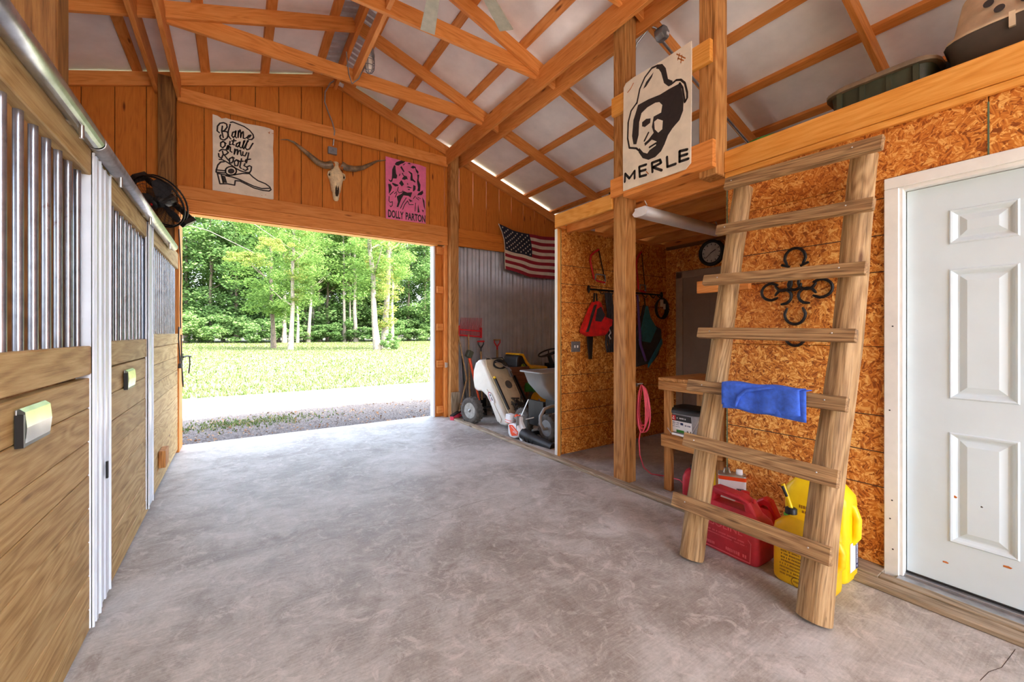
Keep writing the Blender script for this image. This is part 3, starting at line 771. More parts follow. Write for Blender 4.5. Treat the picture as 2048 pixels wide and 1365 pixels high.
tree('maple_tree', 3.76, 39.6, 'pale-trunked maple leaning right, nearest left of the lawn centre', [('maple', 1, 0.4, 0, 1.6, 0.72), ('yellow', 0, 0.5, 0, 3.0, 0.6)], 15, 0.19, (0.03, 0), seed=2)
tree('twin_trunk_tree', 9.94, 35.5, 'thick pale tree trunk leaning left above the lawn shrub', [('tall', 0, -1.6, 0, 0, 0.62), ('yellow', 0, 0.3, 0, 3.2, 0.6)], 17, 0.27, (-0.075, 0), seed=3)
tree('vine_covered_tree', 11.3, 38.0, 'upright trunk wrapped in yellow-green vines at right of the opening', [('yellow', 0, 0, 0, 0, 1.0), ('tall', 1, 1.0, 0, 3, 0.5)], 18, 0.30, (0.035, 0), seed=4)
tree('forest_tree', -0.9, 82, 'pale straight trunk at the wood edge, far left', [('tall', 0, 0, 0, 0, 1.05)], 24, 0.36, (0.01, 0), seed=5)
tree('forest_tree', -2.1, 87, 'thin grey trunk beside the far-left pale one', [('tall', 1, 0, 0, 0, 1.0)], 24, 0.28, (0.02, 0), seed=6)
for i, (x, y, r, ln) in enumerate([(5.8, 69.5, .30, 0), (7.4, 68.3, .17, .01), (9.2, 71, .26, .05), (10.6, 76, .22, .0), (11.7, 77, .26, -.01), (14.0, 80, .24, .012), (15.3, 84, .2, -.01), (14.7, 72, .26, -.005), (16.0, 73.5, .18, 0), (16.35, 71, .33, -.012), (20.2, 64, .24, .0), (17.6, 76, .16, 0)]):
    tree('forest_tree', x, y, ['first', 'second', 'third', 'fourth', 'fifth', 'sixth', 'eighth', 'seventh', 'ninth', 'tenth', 'twelfth', 'eleventh'][i] + ' slender pale trunk from the left at the wood edge', [('tall', i, 0, 0, 3, 0.9)], 23, r, (ln, 0), 1, i * 1.3, seed=10 + i, group='slender trunks at the wood edge')
q = random.Random(5); k = 0
for row, (yy, step) in enumerate(((76, 4.2), (84, 4.6), (93, 5.2))):
    x = -16 + row * 1.7
    while x < 52:
        tree('forest_tree', x + q.uniform(-1, 1), yy + q.uniform(-2.5, 2.5) + max(0, (x - 20) * -0.2), 'dense dark green tree deep in the wood', [('deep', k, 0, 0, 0, q.uniform(0.85, 1.15))], 22, 0.28, (0, 0), 1, q.uniform(0, 6), 'bark_dark', 40 + k, 'dense trees of the wood'); k += 1; x += step
for i in range(17):
    x = -9 + i * 3.0
    root = empty('forest_shrub', (x, 73 + q.uniform(-3, 2), -0.07), 'low dark shrub along the wood edge', 'shrub', 'shrubs along the wood edge')
    o = bpy.data.objects.new('foliage', CROWNS['bush'][i % 2]); COL.objects.link(o); o.parent = root; o.scale = (q.uniform(0.9, 1.4),) * 2 + (q.uniform(0.7, 1.3),); o.rotation_euler = (0, 0, q.uniform(0, 6)); tag(o, kind='stuff')
root = empty('lawn_shrub', (10.8, 35.0, -0.07), 'small green shrub at the foot of the leaning trunks', 'shrub')
o = bpy.data.objects.new('foliage', CROWNS['bush'][0]); COL.objects.link(o); o.parent = root; o.scale = (0.34, 0.34, 0.38); tag(o, kind='stuff')
# a near branch reaching in from the left
root = empty('near_tree', (-4.6, 17.0, -0.07), 'near tree at left with thin pale branches reaching over the lawn', 'tree')
mb = trunk_mesh(77, 9, 0.16); mb.v = [(a - 4.6, b + 17, c - 0.07) for a, b, c in mb.v]; mb.build('trunk', 'bark', root, origin=(-4.6, 17, -0.07))
mb = MB()
mb.tube([(-4.6, 17, 4.2), (-2.6, 17, 5.6), (-0.9, 17, 5.75), (0.5, 17, 5.15), (2.0, 17, 4.2)], [0.026, 0.018, 0.014, 0.010, 0.004], 6)
mb.tube([(-4.6, 17, 4.6), (-2.4, 17, 5.1), (-0.8, 17, 4.75), (0.4, 17, 4.2), (1.0, 17, 3.8)], [0.022, 0.015, 0.012, 0.008, 0.003], 6)
mb.build('branch', 'bark', root)
for dx, dz, s, kd in ((4.9, 4.0, 0.42, 'sprig'), (5.6, 4.6, 0.36, 'sprig'), (4.2, 6.6, 0.45, 'sprig'), (3.8, 5.6, 0.4, 'sprig'), (4.6, 7.4, 0.5, 'sprig')):
    o = bpy.data.objects.new('foliage', CROWNS[kd][0]); COL.objects.link(o); o.parent = root; o.location = (dx, 0, dz); o.scale = (s, s, s); o.rotation_euler = (0, 0, dx); tag(o, kind='stuff')
# grass blades and gravel
def blades(name, n, area, hgt, mat, seed, label, cat, patch=None):
    rnd = random.Random(seed); V = []; F = []; i = 0
    while i < n:
        x, y = area(rnd)
        if patch and not patch(rnd, x, y): i += 0.2; continue
        i += 1; a = rnd.uniform(0, 6.283); h = hgt * rnd.uniform(0.5, 1.3) * (1 + y * 0.012); w = 0.006 + y * 0.0009
        dx, dy = math.cos(a), math.sin(a); b = len(V)
        V += [(x - dx * w, y - dy * w, -0.07), (x + dx * w, y + dy * w, -0.07), (x + rnd.gauss(0, h * 0.4), y + rnd.gauss(0, h * 0.4), -0.07 + h)]; F.append((b, b + 1, b + 2))
    me = bpy.data.meshes.new(name); me.from_pydata(V, [], F); me.materials.append(M[mat]); me.update()
    o = bpy.data.objects.new(name, me); COL.objects.link(o); tag(o, label, cat, kind='stuff'); return o
def wedge(y0, y1):
    def f(r):
        y = y0 + (y1 - y0) * r.random() ** 1.6
        return r.uniform(-0.16 * y - 1.0, 0.46 * y + 1.5), y
    return f
blades('lawn_grass', 60000, wedge(11.0, 78), 0.06, 'grass', 3, 'short patchy lawn grass beyond the gravel', 'grass')
blades('gravel_weeds', 900, lambda r: (r.gauss(0.1, 0.55), r.gauss(7.55, 0.22)), 0.035, 'grass', 4, 'small green weeds growing in the gravel by the opening', 'weeds')
rnd = random.Random(9); V = []; F = []
for i in range(9000):
    y = 6.2 + 3.4 * rnd.random() ** 1.5; x = rnd.uniform(-2, 4.6); s = rnd.uniform(0.006, 0.018); b = len(V)
    for sx, sy, sz in ((1, 0, 0), (-1, 0, 0), (0, 1, 0), (0, -1, 0), (0, 0, 1)):
        V.append((x + sx * s * rnd.uniform(.7, 1.3), y + sy * s * rnd.uniform(.7, 1.3), -0.07 + max(0, sz) * s * 0.9))
    F += [(b, b + 2, b + 4), (b + 2, b + 1, b + 4), (b + 1, b + 3, b + 4), (b + 3, b, b + 4)]
me = bpy.data.meshes.new('gravel'); me.from_pydata(V, [], F); me.materials.append(M['stone']); me.update()
o = bpy.data.objects.new('gravel', me); COL.objects.link(o); tag(o, 'loose grey gravel outside the barn opening', 'gravel', kind='stuff')
me = leaf_mesh('leaf_litter', 8, 700, lambda r: (r.uniform(-1.4, 4.2), 6.25 + 2.0 * r.random() ** 1.3, -0.055), 0.022, 'litter')
o = bpy.data.objects.new('leaf_litter', me); COL.objects.link(o); tag(o, 'dry brown leaf litter scattered on the gravel', 'leaf litter', kind='stuff')
# ------------------------------------------------------------------ traced sign outlines (metres on each sign's own face)
BOOT_O = (0.17, 3.38)
BOOT_EDGE = [(-0.414, 0.512), (-0.366, 0.508), (-0.326, 0.487), (-0.285, 0.506), (-0.237, 0.501), (-0.161, 0.503), (-0.105, 0.493), (0.01, 0.504), (0.105, 0.509), (0.161, 0.506), (0.207, 0.494), (0.207, 0.38), (0.201, 0.256), (0.207, 0.135), (0.207, -0.128), (0.207, -0.373), (0.173, -0.388), (0.068, -0.389), (-0.076, -0.391), (-0.217, -0.396), (-0.319, -0.399), (-0.414, -0.392), (-0.414, -0.176), (-0.411, 0.07), (-0.414, 0.314)]
BOOT_LINES = [[(-0.319, 0.398), (-0.326, 0.339), (-0.311, 0.264)], [(-0.349, 0.312), (-0.37, 0.327), (-0.366, 0.385), (-0.343, 0.425), (-0.306, 0.443), (-0.279, 0.435), (-0.273, 0.399), (-0.296, 0.355), (-0.316, 0.337)], [(-0.316, 0.337), (-0.275, 0.344), (-0.261, 0.315), (-0.272, 0.27), (-0.302, 0.236), (-0.336, 0.241), (-0.344, 0.268), (-0.334, 0.289)], [(-0.243, 0.441), (-0.261, 0.356), (-0.265, 0.306), (-0.244, 0.274)], [(-0.189, 0.368), (-0.217, 0.352), (-0.227, 0.307), (-0.213, 0.29), (-0.193, 0.317), (-0.186, 0.377), (-0.195, 0.316), (-0.182, 0.294)], [(-0.161, 0.384), (-0.165, 0.303), (-0.161, 0.359), (-0.144, 0.401), (-0.137, 0.365), (-0.139, 0.31), (-0.133, 0.358), (-0.113, 0.389), (-0.111, 0.347), (-0.112, 0.309), (-0.094, 0.309)], [(-0.084, 0.321), (-0.048, 0.339), (-0.033, 0.368), (-0.055, 0.358), (-0.073, 0.328), (-0.059, 0.31), (-0.026, 0.314), (-0.005, 0.346), (-0.012, 0.382), (-0.048, 0.424), (-0.105, 0.455), (-0.175, 0.468), (-0.217, 0.476), (-0.241, 0.464)], [(-0.244, 0.236), (-0.25, 0.193), (-0.236, 0.201)], [(-0.239, 0.269), (-0.237, 0.268)], [(-0.206, 0.273), (-0.22, 0.205), (-0.203, 0.205)], [(-0.227, 0.245), (-0.186, 0.26)], [(-0.151, 0.248), (-0.179, 0.224), (-0.186, 0.193), (-0.168, 0.189), (-0.151, 0.219), (-0.144, 0.254), (-0.154, 0.201), (-0.137, 0.184)], [(-0.126, 0.191), (-0.105, 0.256), (-0.096, 0.283), (-0.106, 0.276), (-0.119, 0.193), (-0.105, 0.18)], [(-0.105, 0.188), (-0.076, 0.263), (-0.059, 0.293), (-0.068, 0.291), (-0.091, 0.2), (-0.076, 0.178), (-0.048, 0.194), (-0.019, 0.261), (-0.012, 0.273)], [(-0.312, 0.218), (-0.336, 0.196), (-0.336, 0.154), (-0.316, 0.139), (-0.292, 0.174), (-0.296, 0.21), (-0.316, 0.219), (-0.285, 0.201)], [(-0.282, 0.127), (-0.268, 0.176), (-0.261, 0.182), (-0.265, 0.131), (-0.255, 0.175), (-0.241, 0.17), (-0.244, 0.12), (-0.227, 0.111)], [(-0.196, 0.157), (-0.203, 0.092), (-0.189, 0.146), (-0.17, 0.157), (-0.172, 0.096), (-0.161, 0.14), (-0.14, 0.154), (-0.137, 0.104), (-0.13, 0.093)], [(-0.115, 0.143), (-0.119, 0.1), (-0.094, 0.097), (-0.076, 0.144)], [(-0.056, 0.145), (-0.069, 0.07), (-0.08, 0.016), (-0.094, 0.03), (-0.084, 0.053), (-0.037, 0.073)], [(-0.319, 0.101), (-0.311, 0.062), (-0.329, 0.012), (-0.353, 0.027), (-0.356, 0.063)], [(-0.349, 0.093), (-0.326, 0.12), (-0.285, 0.122), (-0.261, 0.099), (-0.285, 0.068), (-0.302, 0.06)], [(-0.302, 0.06), (-0.272, 0.021), (-0.258, 0.004)], [(-0.224, 0.049), (-0.251, 0.026), (-0.248, -0.023), (-0.227, -0.018), (-0.21, 0.019), (-0.22, 0.054), (-0.203, 0.046)], [(-0.182, 0.03), (-0.203, 0.0), (-0.196, -0.044), (-0.168, -0.038), (-0.161, 0.006), (-0.179, 0.031), (-0.154, 0.024)], [(-0.13, 0.055), (-0.147, -0.05), (-0.133, -0.064)], [(-0.151, 0.016), (-0.112, 0.03)], [(-0.115, -0.068), (-0.091, -0.08), (-0.066, -0.057), (-0.076, -0.034), (-0.105, -0.024), (-0.094, 0.004)], [(-0.076, -0.034), (-0.048, -0.011), (-0.028, -0.019), (-0.033, -0.067), (-0.048, -0.096)], [(-0.349, -0.005), (-0.319, -0.002), (-0.279, -0.018), (-0.237, -0.041), (-0.196, -0.07), (-0.147, -0.092), (-0.105, -0.1), (-0.062, -0.099), (-0.044, -0.091)], [(-0.302, -0.021), (-0.336, -0.033), (-0.363, -0.074), (-0.376, -0.127), (-0.38, -0.16)], [(-0.38, -0.136), (-0.285, -0.127)], [(-0.38, -0.162), (-0.285, -0.152)], [(-0.37, -0.174), (-0.265, -0.176), (-0.196, -0.153), (-0.119, -0.121), (-0.048, -0.108), (-0.012, -0.143), (0.039, -0.176), (0.12, -0.198), (0.165, -0.228), (0.18, -0.26), (0.158, -0.282), (0.091, -0.286), (-0.005, -0.274), (-0.076, -0.246), (-0.147, -0.219), (-0.193, -0.224), (-0.199, -0.28), (-0.272, -0.278), (-0.343, -0.292), (-0.356, -0.229), (-0.366, -0.182)], [(-0.285, -0.185), (-0.217, -0.187), (-0.147, -0.202), (-0.076, -0.229), (-0.005, -0.253), (0.083, -0.266), (0.169, -0.244)], [(-0.311, -0.273), (-0.329, -0.186)], [(-0.181, -0.104), (-0.185, -0.125), (-0.197, -0.144), (-0.215, -0.159), (-0.236, -0.168), (-0.257, -0.168), (-0.275, -0.161), (-0.287, -0.147), (-0.291, -0.128), (-0.287, -0.108), (-0.275, -0.088), (-0.257, -0.073), (-0.236, -0.064), (-0.215, -0.064), (-0.197, -0.071), (-0.185, -0.085), (-0.181, -0.104)]]
BOOT_FILLS = [[(-0.329, -0.186), (-0.292, -0.191), (-0.272, -0.269), (-0.311, -0.273)], [(-0.2, -0.111), (-0.203, -0.123), (-0.21, -0.135), (-0.221, -0.144), (-0.233, -0.15), (-0.246, -0.15), (-0.257, -0.145), (-0.264, -0.137), (-0.266, -0.125), (-0.264, -0.113), (-0.257, -0.101), (-0.246, -0.092), (-0.233, -0.086), (-0.221, -0.086), (-0.21, -0.09), (-0.203, -0.099)]]
PINK_O = (2.1, 3.35)
PINK_EDGE = [(-0.33, 0.516), (-0.042, 0.507), (0.179, 0.509), (0.284, 0.495), (0.282, 0.093), (0.279, -0.364), (0.042, -0.37), (-0.206, -0.376), (-0.326, -0.379)]
PINK_FILLS = [[(-0.198, 0.43), (-0.174, 0.468), (-0.1, 0.509), (-0.038, 0.508), (-0.067, 0.477), (-0.108, 0.455), (-0.141, 0.423), (-0.169, 0.421)], [(-0.079, 0.45), (-0.042, 0.482), (-0.034, 0.48), (-0.067, 0.444)], [(-0.009, 0.486), (0.021, 0.503), (0.05, 0.49), (0.017, 0.482)], [(-0.206, 0.416), (-0.186, 0.413), (-0.178, 0.303), (-0.161, 0.274), (-0.169, 0.228), (-0.222, 0.221), (-0.234, 0.171), (-0.258, 0.158), (-0.282, 0.177), (-0.286, 0.2), (-0.258, 0.181), (-0.242, 0.201), (-0.237, 0.258), (-0.234, 0.346)], [(-0.116, 0.405), (-0.096, 0.43), (-0.05, 0.355), (-0.067, 0.345)], [(0.0, 0.374), (0.025, 0.375), (0.067, 0.356), (0.076, 0.276), (0.119, 0.243), (0.114, 0.226), (0.076, 0.243), (0.042, 0.244), (0.038, 0.276), (0.046, 0.335)], [(-0.092, 0.321), (-0.075, 0.333), (-0.079, 0.3), (-0.017, 0.293), (0.0, 0.251), (-0.025, 0.25), (-0.05, 0.233), (-0.092, 0.236), (-0.075, 0.268), (-0.059, 0.28)], [(-0.137, 0.275), (-0.125, 0.31), (-0.112, 0.309), (-0.125, 0.274)], [(-0.104, 0.214), (-0.092, 0.216), (-0.059, 0.166), (-0.092, 0.129), (-0.133, 0.167)], [(-0.234, 0.155), (-0.141, 0.141), (-0.149, 0.124), (-0.19, 0.108), (-0.234, 0.135)], [(-0.294, 0.126), (-0.258, 0.13), (-0.237, 0.09), (-0.25, 0.04), (-0.282, -0.022), (-0.286, 0.064)], [(0.042, 0.44), (0.076, 0.473), (0.119, 0.466), (0.127, 0.435), (0.166, 0.402), (0.157, 0.359), (0.127, 0.394), (0.11, 0.448), (0.076, 0.428)], [(0.144, 0.356), (0.175, 0.358), (0.166, 0.27), (0.196, 0.21), (0.188, 0.108), (0.144, 0.108), (0.157, 0.16), (0.14, 0.248), (0.149, 0.299)], [(0.084, 0.187), (0.119, 0.177), (0.119, 0.128), (0.097, 0.095), (0.076, 0.091)], [(-0.025, 0.132), (0.008, 0.151), (0.067, 0.138), (0.034, 0.128)], [(-0.004, 0.112), (0.034, 0.111), (0.025, 0.095), (0.004, 0.097)], [(-0.017, 0.187), (-0.004, 0.198), (-0.009, 0.168), (0.008, 0.176)], [(-0.169, -0.033), (-0.092, 0.022), (-0.067, 0.067), (-0.009, 0.054), (0.067, 0.073), (0.042, -0.01), (0.008, 0.008), (-0.067, 0.002), (-0.1, -0.06), (-0.145, -0.185), (-0.169, -0.186), (-0.149, -0.11)], [(0.144, 0.042), (0.162, 0.078), (0.231, 0.133), (0.24, 0.093), (0.214, 0.059)], [(0.008, -0.033), (0.076, -0.057), (0.034, -0.077)], [(0.157, -0.088), (0.183, -0.208), (0.149, -0.218)], [(0.222, 0.032), (0.257, -0.02), (0.271, -0.16), (0.249, -0.114)], [(0.149, 0.018), (0.205, 0.004), (0.196, -0.002), (0.153, 0.006)], [(0.214, -0.161), (0.249, -0.168), (0.236, -0.203)]]
PINK_LINES = [[(-0.145, 0.108), (-0.157, 0.058), (-0.133, 0.026), (-0.092, 0.042), (-0.075, 0.066)], [(-0.025, -0.026), (-0.075, -0.113), (-0.112, -0.196)], [(-0.004, -0.067), (-0.05, -0.133), (-0.079, -0.207)], [(-0.004, -0.067), (0.021, -0.12), (0.084, -0.109)], [(0.119, -0.078), (0.11, -0.203)], [(0.084, -0.019), (0.114, 0.024)], [(0.127, 0.002), (0.17, -0.024)], [(-0.278, -0.053), (-0.282, -0.118), (-0.262, -0.138), (-0.23, -0.12), (-0.232, -0.172), (-0.254, -0.2), (-0.266, -0.186)], [(-0.266, -0.027), (-0.214, 0.031)], [(-0.202, 0.001), (-0.169, 0.035)], [(-0.19, -0.049), (-0.165, 0.016)]]
HAT_O = (2.07, 2.98)
HAT_EDGE = [(-0.316, 0.438), (-0.291, 0.465), (-0.211, 0.473), (0.058, 0.46), (0.313, 0.467), (0.316, 0.394), (0.313, -0.01), (0.308, -0.421), (0.266, -0.454), (0.026, -0.451), (-0.14, -0.446), (-0.322, -0.446), (-0.325, -0.113), (-0.32, 0.183)]
HAT_FILLS = [[(0.026, 0.45), (0.069, 0.432), (0.1, 0.383), (0.12, 0.288), (0.16, 0.254), (0.155, 0.226), (0.125, 0.228), (0.084, 0.275), (0.058, 0.37), (0.037, 0.408), (0.01, 0.427)], [(-0.112, 0.327), (-0.083, 0.369), (-0.011, 0.411), (-0.028, 0.378), (-0.083, 0.332)], [(-0.164, 0.22), (-0.061, 0.218), (0.048, 0.203), (0.13, 0.207), (0.224, 0.204), (0.238, 0.137), (0.252, 0.053), (0.248, -0.014), (0.219, -0.07), (0.16, -0.106), (0.12, -0.143), (0.089, -0.202), (0.058, -0.244), (0.005, -0.27), (-0.061, -0.27), (-0.117, -0.236), (-0.158, -0.174), (-0.152, -0.138), (-0.112, -0.191), (-0.072, -0.215), (-0.05, -0.195), (0.01, -0.181), (0.016, -0.151), (-0.028, -0.12), (-0.095, -0.146), (-0.1, -0.12), (-0.061, -0.107), (-0.028, -0.083), (-0.011, -0.072), (-0.028, -0.019), (-0.011, 0.057), (0.058, 0.058), (0.069, 0.112), (0.042, 0.147), (0.005, 0.16), (-0.072, 0.158), (-0.129, 0.137), (-0.152, 0.071), (-0.158, -0.031), (-0.181, -0.098), (-0.211, -0.087), (-0.226, -0.013), (-0.211, 0.116), (-0.181, 0.18)], [(-0.123, 0.059), (-0.083, 0.07), (-0.039, 0.055), (-0.044, 0.021), (-0.095, 0.009), (-0.123, 0.026)]]
HAT_LIGHT = [[(-0.006, 0.013), (0.026, 0.022), (0.074, -0.012), (0.069, -0.077), (0.032, -0.089), (0.0, -0.049)]]
HAT_LINES = [[(-0.176, 0.239), (-0.146, 0.344), (-0.095, 0.413), (-0.028, 0.452), (0.026, 0.443)], [(0.16, 0.236), (0.19, 0.243), (0.229, 0.226), (0.262, 0.185), (0.281, 0.107), (0.281, 0.065), (0.262, 0.044), (0.252, 0.104), (0.243, 0.16), (0.219, 0.205)], [(-0.176, 0.244), (-0.235, 0.204), (-0.266, 0.12), (-0.272, -0.014), (-0.254, -0.1), (-0.181, -0.132), (-0.152, -0.162)], [(-0.061, -0.051), (-0.1, -0.101)], [(-0.05, -0.172), (0.01, -0.163)], [(0.0, -0.012), (0.069, -0.028)]]
HAT_LETTERS = [[(-0.303, -0.372), (-0.299, -0.304), (-0.254, -0.358), (-0.199, -0.313), (-0.199, -0.375)], [(-0.146, -0.378), (-0.152, -0.295)], [(-0.146, -0.378), (-0.083, -0.384)], [(-0.152, -0.295), (-0.083, -0.3)], [(-0.146, -0.335), (-0.089, -0.34)], [(-0.022, -0.38), (-0.028, -0.305), (0.048, -0.308), (0.058, -0.335), (-0.017, -0.345), (0.063, -0.395)], [(0.11, -0.308), (0.115, -0.385), (0.185, -0.387)], [(0.219, -0.382), (0.219, -0.304)], [(0.219, -0.382), (0.29, -0.385)], [(0.219, -0.304), (0.281, -0.314)], [(0.219, -0.343), (0.281, -0.348)]]
HAT_RUST = [[(0.195, 0.437), (0.266, 0.366)], [(0.219, 0.427), (0.204, 0.388)], [(0.238, 0.404), (0.229, 0.353)], [(0.204, 0.401), (0.252, 0.357)], [(-0.272, 0.377), (-0.241, 0.392), (-0.211, 0.425)], [(-0.083, -0.356), (-0.061, -0.382)]]
HORN_L = [(1.052, 5.89, 3.571), (0.96, 5.89, 3.541), (0.878, 5.89, 3.559), (0.781, 5.89, 3.63), (0.687, 5.89, 3.695), (0.595, 5.89, 3.755), (0.525, 5.89, 3.767), (0.446, 5.89, 3.748)]
HORN_R = [(1.166, 5.89, 3.597), (1.234, 5.89, 3.57), (1.339, 5.89, 3.578), (1.439, 5.89, 3.614), (1.54, 5.89, 3.683), (1.643, 5.89, 3.759), (1.767, 5.89, 3.802)]
COND = [(1.106, 5.93, 4.744), (1.031, 5.93, 4.664), (0.969, 5.93, 4.53), (0.963, 5.93, 4.395), (1.006, 5.93, 4.275), (1.056, 5.93, 4.155), (1.081, 5.93, 4.027), (1.075, 5.93, 3.857)]
# ================================================================== SIGNS AND THINGS ON THE GABLE
def sign(name, label, T, edge, mat, paints, th=0.008):
    root = empty(name, T.translation, label, 'sign')
    MB().prism(edge, 0, th, T).build('panel', mat, root)
    for nm, mt, lines, fills, w, dz in paints:
        mb = MB()
        for l in lines: mb.stroke(l, w, th + dz, T)
        for f in fills: mb.flat(f, th + dz, T)
        mb.build(nm, mt, root)
    return root
sign('painted_sign', 'cream sign with a black cowboy boot and hand lettering above the opening', frame_T((BOOT_O[0], 5.968, BOOT_O[1]), (1, 0, 0), (0, 0, 1)), BOOT_EDGE, 'sign_cream',
     [('lettering', 'paint_black', BOOT_LINES, BOOT_FILLS, 0.0155, 0.0006), ('rust_mark', 'rust', [[(-0.30, 0.43), (-0.262, 0.432)], [(0.15, 0.455), (0.16, 0.44), (0.165, 0.465)], [(0.19, 0.45), (0.205, 0.452)], [(-0.25, -0.33), (-0.247, -0.332)], [(0.12, -0.335), (0.123, -0.337)], [(0.08, -0.35), (0.083, -0.352)]], [], 0.006, 0.0006)])
PT = frame_T((PINK_O[0], 5.922, PINK_O[1]), (1, 0, 0), (0, 0, 1))
pk = sign('painted_sign', 'pink sign with a black brushed portrait of a curly-haired singer', PT, PINK_EDGE, 'sign_pink',
     [('painted_portrait', 'paint_black', PINK_LINES, PINK_FILLS, 0.011, 0.0006)])
mb = MB(); 
mb.text('DOLLY', 0.150, 0.0087, PT @ Matrix.Translation((-0.184, -0.350, 0)), 'CENTER', 0.48, 0.032)
mb.text('PARTON', 0.146, 0.0087, PT @ Matrix.Translation((0.120, -0.346, 0)), 'CENTER', 0.54, 0.032)
mb.build('lettering', 'paint_black', pk)
HT = frame_T((2.756, HAT_O[0], HAT_O[1]), (0, -1, 0), (0, 0, 1))
sign('painted_sign', 'large worn cream sign with a man in a hat, hung between two posts', HT, HAT_EDGE, 'sign_cream',
     [('painted_portrait', 'paint_black', HAT_LINES, HAT_FILLS, 0.016, 0.0006), ('highlight_patch', 'sign_cream', [], HAT_LIGHT, 0.01, 0.0012),
      ('lettering', 'paint_black', HAT_LETTERS, [], 0.021, 0.0006), ('rust_mark', 'rust', HAT_RUST, [], 0.008, 0.0006)])
rail = empty('sign_rail', (2.78, 2.07, 2.44), 'pair of short boards between the posts carrying the large sign', 'railing')
yboard('rail_board', 2.758, 2.798, 1.62, 2.535, 3.235, 3.395, 'rim', rail); yboard('rail_board', 2.760, 2.799, 1.60, 2.55, 2.520, 2.68, 'frame', rail)
yboard('ledge_board', 2.755, 2.90, 1.60, 2.40, 2.485, 2.518, 'frame', rail)

sk = empty('longhorn_skull', (1.109, 5.93, 3.12), 'bleached longhorn skull with wide dark horns on the gable', 'skull')
X0, Z0 = 1.109, 3.642
secs = [(0, .030, .03), (-.015, .040, .055), (-.05, .036, .080), (-.10, .055, .095), (-.14, .085, .105), (-.17, .102, .11), (-.215, .103, .115), (-.25, .088, .115), (-.29, .078, .112), (-.35, .068, .10), (-.40, .060, .09), (-.42, .045, .08), (-.47, .042, .062), (-.51, .034, .045), (-.53, .018, .03)]
rings = []
for dz, w, d in secs:
    rings.append([(X0 + w * math.cos(a), 5.962 - max(0.006, d * max(0, math.sin(a))), Z0 + dz) for a in [math.pi * k / 12 for k in range(13)]])
MB().loft(rings, True, True).build('skull_bone', 'bone', sk)
for s in (-1, 1):
    MB().blob((X0 + s * 0.092, 5.908, Z0 - 0.208), (0.013, 0.03, 0.017)).build('eye_socket', 'cavity', sk)
    MB().tube([(X0 + s * 0.06, 5.905, Z0 - 0.15), (X0 + s * 0.100, 5.898, Z0 - 0.17), (X0 + s * 0.106, 5.902, Z0 - 0.21), (X0 + s * 0.092, 5.91, Z0 - 0.245)], [0.008, 0.009, 0.009, 0.007], 8).build('eye_rim', 'bone', sk)
MB().flat([(-0.024, -0.405), (-0.012, -0.36), (0, -0.41), (0.012, -0.36), (0.024, -0.405), (0.022, -0.47), (0.012, -0.505), (-0.012, -0.505), (-0.022, -0.47)], 0, frame_T((X0, 5.868 - 0.125, Z0 + 0.0), (1, 0, 0), (0, -0.30, 1))).build('nasal_opening', 'cavity', sk)
MB().tube([(X0, 5.855, Z0 - 0.20), (X0 + .001, 5.850, Z0 - 0.30), (X0, 5.868, Z0 - 0.40)], [0.006, 0.012, 0.006], 6).build('nose_ridge', 'bone', sk)
HR = [.050, .044, .038, .030, .022, .013, .008, .004]
for s in (-1, 1): MB().tube([(X0 + s * 0.03, 5.91, Z0 - 0.065), (X0 + s * 0.085, 5.895, Z0 - 0.07)], [0.030, 0.050], 12).build('horn_base', 'rust', sk)
MB().tube(HORN_L, HR, 12).build('horn', 'horn', sk); MB().tube(HORN_R, HR[:6] + [.005], 12).build('horn', 'horn', sk)

jb = empty('junction_box', (1.063, 5.95, 3.73), 'square grey junction box with bare conduit rising above the skull', 'junction box')
MB().box(1.007, 1.120, 5.925, 5.970, 3.735, 3.825).build('box', 'grey_box', jb, bevel=0.004)
MB().box(1.010, 1.117, 5.918, 5.926, 3.738, 3.822).lathe([(0.012, 0), (0.012, 0.006), (0.0, 0.007)], 10, frame_T((1.066, 5.918, 3.78), (1, 0, 0), (0, 0, 1))).build('cover', 'grey_box', jb, bevel=0.002)
MB().tube([(x, 5.955 if z < 3.90 else (5.885 if z < 4.13 else 5.915), z) for x, y, z in COND], 0.009, 8).build('conduit', 'galv', jb)
MB().tube([(1.10, 5.90, 4.70), (1.19, 5.88, 4.665)], 0.026, 10).build('end_fitting', 'label_white', jb)

cl = empty('caged_lamp', (1.18, 4.50, 4.05), 'grey jelly-jar lamp with wire cage hanging from the roof conduit', 'lamp')
MB().tube([(1.135, 4.44, 4.285), (1.13, 4.30, 4.285), (1.13, 2.5, 4.285)], 0.011, 8).build('conduit', 'galv', cl)
MB().lathe([(0.02, 0.11), (0.045, 0.10), (0.05, 0.05), (0.055, 0.045), (0.055, 0.02), (0.045, 0.0)], 18, Matrix.Translation((1.165, 4.47, 4.245))).build('socket', 'grey_box', cl)
MB().lathe([(0.036, 0.0), (0.040, -0.05), (0.036, -0.11), (0.018, -0.14), (0.002, -0.146)], 16, Matrix.Translation((1.165, 4.47, 4.245))).build('glass_jar', 'glass', cl)
mb = MB(); c = Vector((1.165, 4.47, 4.245))
for k in range(6):
    a = k * math.pi / 3
    mb.tube([c + Vector((math.cos(a) * r, math.sin(a) * r, z)) for r, z in ((0.052, 0.02), (0.054, -0.05), (0.05, -0.11), (0.03, -0.15), (0.008, -0.165))], 0.004, 5)
for z, r in ((-0.03, 0.054), (-0.09, 0.053), (-0.14, 0.036)): mb.tube([c + Vector((math.cos(a) * r, math.sin(a) * r, z)) for a in [k * 0.3927 for k in range(16)]], 0.0035, 5, closed=True)
mb.build('wire_cage', 'grey_box', cl)
